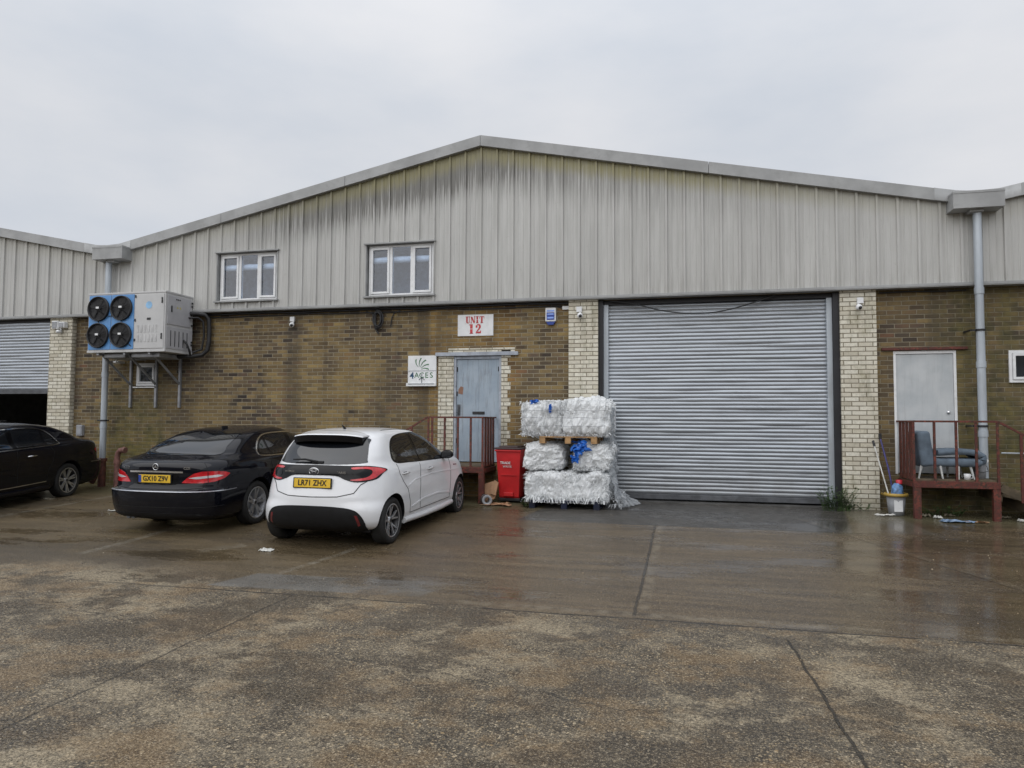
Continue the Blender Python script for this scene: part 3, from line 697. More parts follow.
# UNIT 12 sign
def unit_sign():
    t = empty('unit_sign', (-3.875, 0, 3.285), label='white board sign reading UNIT 12 in red above the blue door', cat='sign')
    mb = MB(); mb.bbox(-.355, .355, -.018, 0, -.205, .205, .004); mb.build('sign_board', M['white'], t)
    red = simple('sign_red', (.48, .045, .05), .5, 0, .15)
    mb = MB(); y = -.0225
    def R(x0, x1, z0, z1): mb.box(x0, x1, y, -.0175, z0, z1)
    def P(p): mb.prism(p, .0045, Matrix.Translation((0, y, 0)))
    zt, zb = .165, .045
    def serif(x0, x1, z): R(x0 - .010, x1 + .010, z - .006, z + .006)
    # U
    x = -.185; R(x, x + .030, zb + .02, zt); serif(x, x + .03, zt); R(x + .058, x + .068, zb + .02, zt); serif(x + .056, x + .07, zt)
    P([(x, zb + .018), (x + .03, zb + .018), (x + .034, zb + .008), (x + .05, zb + .008), (x + .058, zb + .018), (x + .068, zb + .018), (x + .058, zb - .003), (x + .03, zb - .006), (x + .01, zb)])
    # N
    x = -.088; R(x, x + .010, zb, zt - .012); serif(x, x + .01, zb); P([(x - .008, zt), (x + .026, zt), (x + .078, zb), (x + .05, zb)]); R(x + .068, x + .078, zb + .018, zt); serif(x + .068, x + .078, zt)
    # I
    x = .022; R(x, x + .030, zb, .098); R(x, x + .030, .108, zt); serif(x, x + .03, zt); serif(x, x + .03, zb)
    # T
    x = .080; R(x + .032, x + .062, zb, zt); serif(x + .032, x + .062, zb); R(x, x + .094, zt - .008, zt + .004); R(x, x + .008, zt - .04, zt - .008); R(x + .086, x + .094, zt - .04, zt - .008)
    # 1
    zt2, zb2 = .02, -.155; x = -.105
    R(x, x + .05, zb2 + .0, -.075); R(x, x + .05, -.062, zt2); serif(x, x + .05, zb2); P([(x - .022, zt2 - .018), (x, zt2 - .018), (x, zt2), (x - .022, zt2 - .008)])
    # 2
    x = .005
    pts = [(.0, -.04), (.004, -.012), (.03, .015), (.06, .022), (.09, .012), (.105, -.02), (.10, -.05), (.075, -.082), (.045, -.112), (.03, -.128), (.085, -.122), (.10, -.10), (.108, -.10), (.104, -.155), (.0, -.155),
           (.01, -.125), (.04, -.085), (.062, -.052), (.066, -.02), (.055, .002), (.036, -.002), (.038, -.04), (.02, -.052)]
    P([(x + a, b) for a, b in pts][::-1])
    mb.build('lettering', red, t)
unit_sign()
def aces_sign():
    t = empty('company_sign', (-4.94, 0, 2.42), label='white company sign reading 4ACES with a fan-shaped logo beside the blue door', cat='sign')
    mb = MB(); mb.bbox(-.29, .29, -.05, 0, -.295, .295, .006); mb.bbox(-.31, .30, -.09, -.05, -.30, -.24, .004); mb.build('sign_board', M['white'], t)
    gr = simple('logo_green', (.05, .16, .07), .5, 0, .2); dk = simple('logo_dark', (.03, .05, .07), .5)
    mb = MB(); c = Vector((-.06, 0, .03))
    for k, (a, L) in enumerate(((112, .17), (82, .19), (55, .20), (28, .19), (3, .17))):
        a = radians(a); d = Vector((cos(a), 0, sin(a))); n = Vector((-sin(a), 0, cos(a)))
        pts = []
        for s in (0, .25, .5, .75, 1): pts.append(c + d * (.05 + L * s * .9) + n * (.022 * sin(pi * s)))
        for s in (1, .75, .5, .25, 0): pts.append(c + d * (.05 + L * s * .9) + n * (.022 * sin(pi * s) - .006 - .02 * s))
        mb.prism([(p.x, p.z) for p in pts][::-1], .004, Matrix.Translation((0, -.054, 0)))
    mb.build('logo', gr, t)
    mb = MB(); mb.box(-.27, .29, -.053, -.0495, -.005, .002); mb.box(-.27, -.263, -.053, -.0495, -.03, -.005); mb.box(-.27, .27, -.0935, -.0895, -.262, -.25)
    mb.tube([(0, -.055, -.24), (0, -.055, -.13)], .006, 6)
    for a in (90, 215, -35): mb.bar((0, -.056, -.13), (.07 * cos(radians(a)), -.056, -.13 + .07 * sin(radians(a))), .008)
    mb.build('sign_lines', dk, t)
    text('4', .17, simple('sign_blue', (.02, .07, .14), .5), t, (-.205, -.052, -.095), bold=.004)
    text('A', .15, gr, t, (-.105, -.052, -.09)); text('C', .15, gr, t, (-.005, -.052, -.09)); text('E', .15, gr, t, (.10, -.052, -.09)); text('S', .15, gr, t, (.195, -.052, -.09))
unit_sign_done = True; aces_sign()
# cables
def cable(name, pts, r, label, mat=None, cat='cable'):
    # smooth the polyline
    P = [Vector(p) for p in pts]; out = []
    for i in range(len(P) - 1):
        p0, p1, p2, p3 = P[max(i - 1, 0)], P[i], P[i + 1], P[min(i + 2, len(P) - 1)]
        for k in range(6):
            s = k / 6; out.append(.5 * ((2 * p1) + (p2 - p0) * s + (2 * p0 - 5 * p1 + 4 * p2 - p3) * s * s + (3 * p1 - p0 - 3 * p2 + p3) * s ** 3))
    out.append(P[-1]); mb = MB(); mb.tube(out, r, 8)
    o = mb.build(name, mat or M['black'])
    return tag(o, label, cat) if label else o
def run_cable(x0, x1, z, y, amp, seed, r, label, name='cable'):
    n = max(3, int((x1 - x0) / .55)); pts = [(x0 + (x1 - x0) * i / n, y, z + amp * mnoise.noise(Vector((i * .61, seed, 0)))) for i in range(n + 1)]
    return cable(name, pts, r, label)
run_cable(-9.9, -1.6, 3.655, -.035, .03, 2, .022, 'thick black cable run pinned beneath the cladding, left half of the wall')
run_cable(-9.8, -2.2, 3.60, -.03, .035, 9, .012, 'thinner black cable sagging below the thick run under the cladding')
cable('cable', [(-1.3, -.05, 3.66), (-.9, -.05, 3.60), (-.4, -.05, 3.46), (.15, -.05, 3.385), (.7, -.05, 3.42), (1.3, -.05, 3.58), (1.55, -.05, 3.66)], .011, 'black cable sagging across the top of the closed shutter')
run_cable(3.2, 4.5, 3.64, -.03, .02, 5, .012, 'short black cable under the cladding right of the shutter')
t = empty('cable_coil', (-5.86, -.03, 3.42), label='coil of black cable hanging from the wall under the right upper window', cat='cable')
mb = MB()
for k in range(7):
    w, h, o = random.uniform(.07, .11), random.uniform(.13, .2), random.uniform(-.02, .02)
    mb.tube([(w * sin(a) + o, -.03 - .012 * (k % 4), h * cos(a) + .03) for a in [2 * pi * i / 20 for i in range(21)]], .014, 6)
mb.build('coil_loops', M['black'], t)
mb = MB(); mb.tube([(-.28, 0, .2), (-.14, 0, .15), (-.1, 0, .0), (-.08, 0, -.15), (-.0, 0, -.26)], .014, 6); mb.tube([(.45, 0, .2), (.32, 0, .15), (.27, 0, .05), (.25, 0, -.12)], .012, 6); mb.build('cable_tail', M['black'], t)

# ---------------------------------------------------------------- refrigeration unit
def ac_unit():
    X0, X1, Y0, Y1, Z0, Z1 = -11.86, -10.02, -.97, -.16, 2.84, 3.99
    t = empty('condenser_unit', (X0, Y0, Z0), label='large wall-mounted condenser with four black fans on blue panels', cat='condenser')
    W, D, H = X1 - X0, Y1 - Y0, Z1 - Z0
    body = simple('unit_grey_paint', (.50, .50, .50), .4, 0, .05, 3, .15, (.3, .3, .29)); bl = simple('unit_blue', (.10, .27, .56), .35, 0, .06)
    mb = MB(); mb.bbox(0, W, 0, D, 0, H, .008); mb.bbox(-.01, W + .01, -.01, D + .01, H - .005, H + .03, .004); mb.bbox(-.008, W + .008, -.008, D + .008, -.04, .004, .004); mb.build('casing', body, t)
    for i in range(2):
        mb = MB(); a = .02 + i * .55; mb.bbox(a, a + .535, -.012, 0.001, .02, H - .02, .003); mb.build('fan_panel', bl, t)
    blade = simple('fan_blade', (.012, .012, .013), .5); 
    R0 = Matrix.Rotation(-pi / 2, 4, 'Z')
    for i in range(2):
        for j in range(2):
            cx, cz = .27 + i * .55, .31 + j * .545; T = Matrix.Translation((cx, -.012, cz))
            f = empty('fan', (cx, -.012, cz)); f.parent = t
            mb = MB(); mb.lathe([(.252, 0.0), (.252, .05), (.235, .055), (.231, .01), (.228, -.002)], 40, R0); mb.build('fan_ring', M['black'], f)
            mb = MB(); mb.lathe([(.001, .004), (.230, .004)], 40, R0); mb.build('fan_opening', M['jamb'], f)
            mb = MB()
            for r in (.05, .08, .11, .14, .17, .20, .222): mb.tube([(r * cos(2 * pi * k / 28), -.048 + r * .06, r * sin(2 * pi * k / 28)) for k in range(29)], .0022, 5, False)
            for k in range(8): a = pi / 4 * k + .2; mb.tube([(.04 * cos(a), -.046, .04 * sin(a)), (.245 * cos(a), -.03, .245 * sin(a))], .003, 5)
            mb.build('fan_guard', M['black'], f)
            mb = MB()
            for k in range(5):
                a0 = 2 * pi * k / 5
                for (r0, r1) in ((.04, .17),): mb.add([(r * cos(a0 + da), yy, r * sin(a0 + da)) for r, da, yy in ((.04, -.3, -.012), (.215, -.25, -.010), (.215, .45, -.028), (.04, .5, -.026))], [(0, 1, 2, 3)])
            mb.lathe([(.001, .034), (.045, .032), (.048, .01)], 16, R0); mb.build('fan_blade', blade, f)
            mb = MB(); mb.box(-.035, .035, -.058, -.052, .0, .04); mb.build('motor_label', M['white'], f)
    cx = .4525
    mb = MB(); mb.tube([(.49, -.03, .70), (.62, -.03, .70)], .007, 6); mb.tube([(.27, -.03, .53), (.275, -.03, .62)], .007, 6); mb.tube([(.82, -.03, .53), (.825, -.03, .62)], .007, 6); mb.tube([(1.0, -.02, .13), (1.06, -.02, .08)], .008, 6); mb.build('fan_cable', M['black'], t)
    mb = MB(); mb.bbox(1.125, W - .03, -.012, .001, .03, H - .03, .004); mb.build('front_panel', body, t)
    mb = MB()
    for (x, z) in ((1.145, .2), (1.145, .6), (1.145, 1.08), (W - .07, .30), (W - .07, .24), (W - .07, .96), (W - .07, 1.02)): mb.bbox(x - .012, x + .012, -.03, -.012, z - .028, z + .028, .004)
    mb.bbox(1.42, 1.51, -.02, -.012, .60, .645, .004); mb.build('latch', M['black'], t)
    mb = MB(); bm = bmesh.new(); bmesh.ops.create_circle(bm, cap_ends=True, segments=24, radius=.075); mb.bm(bm, Matrix.Translation((1.46, -.0145, .90)) @ Matrix.Rotation(pi / 2, 4, 'X')); mb.build('round_sticker', simple('sticker_blue', (.24, .44, .66), .5), t)
    mb = MB()
    for r in range(2):
        for k in range(6): x = 1.19 + k * .085; mb.bbox(x, x + .045, -.018, -.011, .16 + r * .19, .31 + r * .19, .004)
    mb.build('front_louvre', simple('louvre_grey', (.46, .46, .46), .45), t)
    mb = MB(); X = W
    mb.bbox(X + .001, X + .012, .05, D - .09, .52, H - .05, .004); mb.bbox(X + .001, X + .010, .03, D - .02, .03, .47, .004)
    mb.build('side_panel', simple('side_grey', (.43, .43, .45), .4, 0, .06), t)
    mb = MB()
    for k in range(5): y = .14 + k * .12; mb.bbox(X + .010, X + .018, y, y + .016, .08, .40, .003)
    for z, y in ((.86, .14), (.82, .14)): mb.bbox(X + .012, X + .024, y, y + .03, z - .05, z + .04, .003)
    for z in (.55, .78, .95, 1.02, .14, .2): mb.bbox(X + .012, X + .03, D - .07, D - .03, z, z + .035, .004)
    for k in range(3): mb.bbox(X + .012, X + .022, .28 + k * .05, .305 + k * .05, 1.03, 1.055, .003)
    mb.build('side_fitting', M['black'], t)
    mb = MB()
    for y in (.30, .38): mb.add([(X + .0165, y, .86), (X + .0165, y + .05, .86), (X + .0165, y + .025, .91)], [(0, 1, 2)])
    mb.build('warning_sticker', simple('sticker_yellow', (.5, .45, .12), .5), t)
    # receiver / tray below
    mb = MB(); mb.bbox(.28, .8, .12, D - .05, -.14, -.045, .02); mb.bbox(.95, 1.62, .12, D - .05, -.14, -.045, .02); mb.build('drip_tray', M['galvd'], t)
    # wall brackets
    for k, (x, w_) in enumerate(((-11.63, 'left end'), (-10.99, 'middle, beside the small window'), (-10.40, 'right end'))):
        b = empty('wall_bracket', (x, 0, 2.75), label='grey steel triangular bracket under the condenser, ' + w_, cat='bracket', group='steel brackets under the condenser')
        mb = MB(); mb.bbox(-.025, .025, -.05, 0, -1.05, .03, .003); mb.bbox(-.025, .025, -.95, -.05, -.0, .04, .003); mb.build('bracket_arm', M['galvd'], b)
        mb = MB(); mb.bar((0, -.80, .0), (0, -.05, -.55), .035, .035); mb.build('brace', M['galvd'], b)
    mb = MB(); mb.tube([(-10.01, -.25, 3.66), (-9.86, -.2, 3.66), (-9.72, -.15, 3.64), (-9.66, -.12, 3.55), (-9.66, -.10, 3.3), (-9.66, -.10, 3.1), (-9.68, -.12, 2.9), (-9.78, -.15, 2.8), (-9.95, -.25, 2.76), (-10.25, -.3, 2.76)], .045, 10)
    mb.tube([(-10.01, -.3, 3.56), (-9.86, -.2, 3.58), (-9.78, -.14, 3.5), (-9.77, -.12, 3.2), (-9.80, -.14, 2.92), (-9.95, -.25, 2.84)], .022, 8)
    mb.tube([(-10.005, -.45, 3.08), (-9.93, -.44, 3.0), (-9.9, -.4, 2.88), (-9.95, -.3, 2.78)], .022, 8)
    tag(mb.build('refrigerant_pipe', M['black']), 'black insulated pipes looping off the right side of the condenser', 'pipe')
    mb = MB(); mb.bbox(-11.95, -11.82, -.2, 0, 2.66, 2.70, .004); mb.tube([(-11.86, -.2, 2.66), (-11.80, -.26, 2.70), (-11.78, -.28, 2.76)], .012, 6)
    tag(mb.build('pipe_bracket', M['white']), 'small white bracket on the wall below the fans of the condenser', 'bracket')
ac_unit()
# soil pipe elbow behind the black saloon
t = empty('vent_pipe', (-11.62, -.35, gz(-.35)), label='rusty pink elbow vent pipe standing against the mossy wall', cat='pipe')
mb = MB(); mb.tube([(0, 0, 0), (0, 0, .64), (.02, 0, .72), (.08, -.01, .78), (.17, -.02, .79), (.21, -.02, .78)], .055, 14); mb.tube([(0, 0, .5), (0, 0, .58)], .068, 14); mb.tube([(.155, -.02, .792), (.215, -.02, .78)], .066, 14)
mb.build('elbow', simple('salmon_iron', (.21, .10, .085), .7, 0, .3, 10, .5, bump=.3), t)

# ---------------------------------------------------------------- landings
def landing(x0, x1, dep, zt, zr, posts, label, side_slats, stair):
    t = empty('landing', (x0, 0, 0), label=label, cat='landing'); W = x1 - x0
    yb = -dep
    mb = MB(); mb.bbox(.02, W - .02, yb + .02, -.002, zt - .045, zt, .004); mb.build('deck', M['deck'], t)
    mb = MB(); mb.bbox(-.01, W + .01, yb - .02, yb + .04, zt - .125, zt - .02, .004); mb.bbox(-.011, .04, yb + .04, -.01, zt - .125, zt - .046, .004); mb.bbox(W - .04, W + .011, yb + .04, -.01, zt - .125, zt - .046, .004); mb.build('edge_beam', M['red'], t)
    for x in (.04, W - .04):
        mb = MB(); g = gz(yb); mb.bbox(x - .05, x + .05, yb - .017, yb + .06, g - .02, zt - .126, .004); mb.build('leg', M['red'], t)
    hr = MB(); hr.bar((0, yb, zr), (W, yb, zr), .035, .03)
    sx = side_slats; hr.bar((sx, yb, zr), (sx, 0, zr), .035, .028); hr.build('handrail', M['red'], t)
    for x in posts:
        mb = MB(); mb.bbox(x - .018, x + .018, yb - .012, yb + .012, zt - .1, zr, .003); mb.build('baluster', M['red'], t)
    for k in range(4):
        y = -.10 - k * (dep - .2) / 3.6; mb = MB(); mb.bbox(sx - .008, sx + .008, y - .115, y + .0, zt - .02, zr, .003); mb.build('side_slat', M['red'], t)
    # stairs
    dirx, run = stair; s = MB(); n = 3; tr = run / n; e = W if dirx > 0 else 0
    for k in range(n):
        a = e + dirx * (.02 + k * tr); b = a + dirx * (tr + .01); z = zt - (k + 1) * zt / (n + 1)
        s.bbox(min(a, b), max(a, b), yb + .05, -.02, z - .04, z, .004); c = a + dirx * .03
        s.box(min(a, c), max(a, c), yb + .05, -.02, z - .16, z - .042)
    s.build('stair_tread', M['deck'], t)
    s = MB(); p = (e + dirx * .02, yb + .02, zt - .1); q = (e + dirx * (run + .05), yb + .02, gz(yb) + .02); s.bar(p, q, .04, .12); s.bar((p[0], -.03, p[2]), (q[0], -.03, q[2]), .04, .12); s.build('stringer', M['deck'] if dirx > 0 else M['red'], t)
    s = MB(); s.bar((e, yb, zr), (e + dirx * .95, yb, zr - .56), .03, .03); s.bar((e + dirx * .30, yb, zr - .17), (e + dirx * .30, yb, zt - .32), .036, .026); s.bar((e + dirx * .75, yb, zr - .43), (e + dirx * .75, yb, zt - .55), .036, .026); s.build('stair_rail', M['red'], t)
    return t
landing(-4.52, -3.46, .84, .66, 1.52, [.02, .09 + .0, .33, .58, .82, 1.04], 'red steel landing with railing in front of the blue door', 1.05, (-1, 1.0))
landing(3.44, 4.60, .84, .60, 1.49, [.0, .29, .59, .86, 1.15], 'red steel landing with railing at the pale grey door, right of the shutter', 0.0, (1, .95))

# chair on the right landing
def lounge_chair():
    t = empty('lounge_chair', (3.66, -.42, .60), label='blue grey upholstered chair with folded seat on the right landing', cat='chair')
    fab = simple('grey_blue_fabric', (.115, .15, .19), .85, 0, .25, 5, .2, (.06, .07, .09), bump=.3)
    def cushion(mb, x0, x1, y0, y1, z0, z1, r, Mx=None):
        bm = bmesh.new(); bmesh.ops.create_cube(bm, size=1)
        for v in bm.verts: v.co = Vector(((x0 + x1) / 2 + v.co.x * (x1 - x0), (y0 + y1) / 2 + v.co.y * (y1 - y0), (z0 + z1) / 2 + v.co.z * (z1 - z0)))
        bmesh.ops.bevel(bm, geom=bm.edges[:], offset=r, segments=4, affect='EDGES', profile=.5); mb.bm(bm, Mx, True)
    mb = MB(); cushion(mb, -.11, .09, -.30, .26, 0, .55, .05, Matrix.Translation((.03, 0, .19)) @ Matrix.Rotation(radians(-7), 4, 'Y')); mb.build('backrest', fab, t)
    mb = MB(); cushion(mb, .10, .78, -.28, .24, .19, .32, .055); mb.build('seat', fab, t)
    mb = MB(); P = [(.17, .40), (.35, .42), (.55, .425), (.70, .41), (.79, .35), (.79, .28), (.70, .235)]
    out = []
    for i in range(len(P) - 1):
        for s in range(5): out.append((P[i][0] + (P[i + 1][0] - P[i][0]) * s / 5, P[i][1] + (P[i + 1][1] - P[i][1]) * s / 5))
    out.append(P[-1]); ring = []
    for i, (x, z) in enumerate(out):
        a, b = out[max(i - 1, 0)], out[min(i + 1, len(out) - 1)]; dx, dz = b[0] - a[0], b[1] - a[1]; L = sqrt(dx * dx + dz * dz); nx, nz = -dz / L, dx / L; h = .045
        ring.append([(x + nx * h, -.27, z + nz * h), (x + nx * h, .22, z + nz * h), (x - nx * h, .22, z - nz * h), (x - nx * h, -.27, z - nz * h)])
    vs = [p for r_ in ring for p in r_]; n = len(ring)
    mb.add(vs, [(i * 4 + k, i * 4 + (k + 1) % 4, i * 4 + 4 + (k + 1) % 4, i * 4 + 4 + k) for i in range(n - 1) for k in range(4)], True); mb.add(ring[0], [(0, 1, 2, 3)]); mb.add(ring[-1], [(3, 2, 1, 0)]); mb.build('folded_cushion', fab, t)
    wm = simple('whitewashed_leg', (.55, .56, .55), .6)
    for x, dx, y in ((-.06, -.05, -.24), (.20, .03, -.24), (-.04, -.05, .18), (.45, -.0, -.24), (.62, .05, -.22), (.60, .04, .18), (.43, 0, .18)):
        mb = MB(); mb.tube([(x, y, .21), (x + dx, y - .01, .0)], [.022, .012], 8); mb.build('leg', wm, t)
lounge_chair()
t = empty('mug', (4.21, -.72, .60), label='small white mug on the edge of the right landing', cat='mug')
mb = MB(); RZ = Matrix.Rotation(-pi / 2, 4, 'Y'); mb.lathe([(.001, .0), (.042, 0.0), (.048, .09), (.043, .09), (.038, .012), (.001, .012)], 18, Matrix.Rotation(-pi / 2, 4, 'Y') @ Matrix.Scale(1, 4)); mb.build('mug_body', M['white'], t)
mb = MB(); mb.tube([(.045, 0, .07), (.075, 0, .065), (.075, 0, .03), (.045, 0, .02)], .007, 6); mb.build('handle', M['white'], t)
t = empty('pedal_bin', (4.50, -.38, .60), label='small grey bin with white lid by the corner post of the right landing', cat='bin')
mb = MB(); mb.lathe([(.001, .0), (.075, 0.0), (.095, .26), (.088, .26)], 20, RZ); mb.build('bin_body', M['grey'], t)
mb = MB(); mb.lathe([(.104, .25), (.104, .275), (.06, .30), (.001, .305)], 20, Matrix.Translation((0, 0, .03)) @ Matrix.Rotation(radians(12), 4, 'X') @ RZ); mb.build('lid', M['white'], t)
mb = MB(); mb.tube([(-.10, 0, .2), (-.10, -.06, .12), (0, -.12, .1), (.10, -.06, .12), (.10, 0, .2)], .005, 6); mb.build('handle', M['black'], t)
# mop bucket left of the right landing
by = -.52; bz = gz(by)
t = empty('mop_bucket', (3.26, by, bz), label='grey mop bucket with yellow rim beside the cream pier', cat='bucket')
mb = MB(); mb.lathe([(.001, 0), (.11, 0), (.14, .30), (.132, .30), (.105, .02), (.001, .02)], 24, RZ); mb.build('bucket_body', M['grey'], t)
mb = MB(); mb.lathe([(.135, .29), (.178, .30), (.180, .325), (.165, .345), (.14, .335)], 28, RZ); mb.tube([(-.17, 0, .31), (-.22, -.01, .33), (-.2, -.02, .34)], .012, 6); mb.build('yellow_rim', simple('yellow_plastic', (.36, .24, .05), .45), t)
mb = MB(); mb.bbox(-.06, .065, -.131, -.118, .06, .24, .003); mb.build('bucket_label', M['white'], t)
t = empty('detergent_bottle', (3.28, by, bz + .03), label='blue and white detergent bottle with red cap standing in the mop bucket', cat='bottle')
mb = MB(); mb.lathe([(.001, 0), (.085, 0), (.09, .30), (.08, .42), (.04, .47), (.03, .47)], 16, RZ); mb.build('bottle_body', simple('bottle_blue', (.10, .20, .38), .35, 0, .6, 14), t)
mb = MB(); mb.lathe([(.045, .46), (.047, .52), (.001, .525)], 14, Matrix.Translation((.03, 0, 0)) @ RZ); mb.build('bottle_cap', simple('cap_red', (.5, .03, .05), .4), t)
tag(MB().tube([(3.16, by + .03, bz + .32), (3.02, -.28, 1.08)], .011, 8).build('mop', simple('pale_handle', (.55, .55, .52), .5)), 'white mop handle leaning on the wall behind the bucket', 'mop')
o = MB().tube([(3.02, -.28, 1.08), (3.005, -.25, 1.17)], .02, 8).build('handle_grip', M['black'], None); o.parent = bpy.data.objects['mop']
tag(MB().tube([(3.25, by + .08, bz + .30), (3.19, -.38, .75), (3.13, -.2, 1.20)], .014, 8).build('broom', simple('purple_handle', (.05, .045, .17), .45)), 'dark blue broom handle leaning on the wall beside the white mop handle', 'broom')
o = MB().bbox(3.105, 3.15, -.215, -.165, 1.19, 1.29, .012).build('broom_grip', M['black'], None); o.parent = bpy.data.objects['broom']

# ---------------------------------------------------------------- litter
def crumple(mb, c, sx, sy, sz, seed, n=9, fold=.5, M_=None):
    rnd = random.Random(seed); vs = []
    for j in range(n + 1):
        for i in range(n + 1):
            u, v = i / n - .5, j / n - .5
            z = abs(mnoise.noise(Vector((u * 4 + seed, v * 4, 1)))) * sz * 1.6 + .004
            p = Vector((u * sx + mnoise.noise(Vector((u * 5, v * 5, seed))) * sx * .3, v * sy + mnoise.noise(Vector((v * 5, seed, u * 5))) * sy * .3, z))
            vs.append(Vector(c) + (M_ @ p if M_ else p))
    mb.add(vs, [(j * (n + 1) + i, j * (n + 1) + i + 1, (j + 1) * (n + 1) + i + 1, (j + 1) * (n + 1) + i) for j in range(n) for i in range(n)])
    return mb
def litter(name, x, y, sx, sy, sz, seed, mat, label, cat='litter', rz=0):
    o = crumple(MB(), (0, 0, 0), sx, sy, sz, seed).build(name, mat); o.location = (x, y, gz(y) + .003); o.rotation_euler = (0, 0, rz); return tag(o, label, cat)
paper = simple('wet_paper', (.55, .55, .52), .7)
litter('paper_scrap', -5.10, -4.98, .16, .10, .04, 3, paper, 'crumpled white paper on the wet ground behind the white car', 'paper')
litter('paper_scrap', 3.05, -.66, .26, .10, .03, 5, paper, 'torn white paper lying left of the mop bucket', 'paper')
litter('paper_scrap', -9.35, -2.9, .10, .05, .03, 8, paper, 'small white scrap on the ground between the two black cars', 'paper')
litter('plastic_bag', 3.95, -1.05, .42, .16, .05, 7, simple('pale_blue_film', (.16, .24, .36), .4), 'flattened pale blue bag in front of the right landing', 'bag', .1)
litter('cardboard_scrap', 4.22, -1.02, .28, .12, .03, 9, simple('wet_card', (.22, .13, .07), .8), 'torn brown cardboard lying beside the pale blue bag', 'cardboard')
for k, (x, y, s) in enumerate(((3.66, -.62, .12), (3.78, -.75, .10), (4.02, -.5, .13), (4.9, -.8, .10), (4.78, -.55, .14))):
    litter('debris_scrap', x, y, s, s * .6, .04, 20 + k, paper if k in (1, 3) else simple('dull_debris', (.16, .14, .10), .8), ['grey scrap just behind the left leg of the right landing', 'white scrap under the middle of the right landing', 'dull scrap under the back of the right landing', 'white scrap below the stairs of the right landing', 'dull rubbish under the stairs of the right landing'][k], 'scrap')
# cardboard with roller by the left landing
card = simple('cardboard', (.36, .21, .12), .8, 0, .2, 8)
t = empty('torn_cardboard', (-3.33, -.78, gz(-.78)), label='crumpled brown cardboard box propped by the left landing and the red bin', cat='cardboard')
mb = MB(); mb.prism([(-.17, .0), (-.05, .02), (.06, .10), (.09, .36), (.0, .40), (-.16, .34), (-.20, .28)], .03, Matrix.Rotation(radians(-14), 4, 'X')); mb.prism([(-.02, .18), (.08, .15), (.12, .38), (.05, .42), (-.0, .36)], .05, Matrix.Translation((0, -.04, 0)) @ Matrix.Rotation(radians(-10), 4, 'X')); mb.build('box_flap', card, t)
mb = MB(); crumple(mb, (.14, -.12, 0), .40, .28, .03, 41); mb.build('box_base', card, t)
t = empty('cable_reel', (-3.38, -.92, gz(-.92) + .085), (0, 0, radians(115)), label='small dark roll with a pale ring lying against the brown cardboard', cat='reel')
mb = MB(); mb.lathe([(.085, -.07), (.09, .07)], 20); mb.build('reel_drum', simple('reel_dark', (.07, .06, .06), .7), t)
mb = MB(); mb.lathe([(.045, -.075), (.085, -.078), (.092, -.07), (.085, -.066), (.045, -.066)], 20, closed=True); mb.lathe([(.045, .075), (.085, .078), (.092, .07), (.085, .066), (.045, .066)], 20, closed=True); mb.build('reel_flange', M['grey'], t)
# weeds
leafm = simple('weed_leaf', (.05, .09, .025), .6, 0, .35, 9)
def weed(x, y, h, w, n, seed, label):
    rnd = random.Random(seed); t = empty('weed', (x, y, gz(y)), label=label, cat='weed', group='weeds growing at the wall foot'); st, lf = MB(), MB()
    for k in range(n):
        a = rnd.uniform(0, 2 * pi); L = h * rnd.uniform(.4, 1); b = (rnd.uniform(-w, w) * .5, rnd.uniform(-.06, .02), 0)
        tip = Vector((b[0] + cos(a) * w * .5 * rnd.random(), b[1] + sin(a) * .08 - .03, L)); mid = Vector(b) * .4 + tip * .6 + Vector((0, 0, L * .1)); st.tube([b, mid, tip], [.004, .003, .002], 5, False)
        for q in range(12):
            s = rnd.uniform(.2, 1.05); p = Vector(b) * (1 - s) + tip * s; ls = rnd.uniform(.02, .05); az = rnd.uniform(0, 2 * pi); d = Vector((cos(az), sin(az), rnd.uniform(-.2, .6))).normalized(); sd = d.cross(Vector((0, 0, 1))).normalized() * ls * .4
            lf.add([p, p + d * ls * .5 + sd, p + d * ls * 1.2, p + d * ls * .5 - sd], [(0, 1, 2, 3)])
    st.build('stem', leafm, t); lf.build('foliage', leafm, t)
weed(2.42, -.30, .42, .42, 60, 1, 'bushy green weed growing at the right foot of the closed shutter')
weed(2.75, -.2, .12, .35, 14, 2, 'low weed along the foot of the cream pier right of the shutter')
weed(3.95, -.45, .18, .5, 20, 3, 'straggly weed growing under the right landing')
weed(-2.62, -.95, .08, .2, 8, 4, 'tiny weed at the left foot of the film bales')

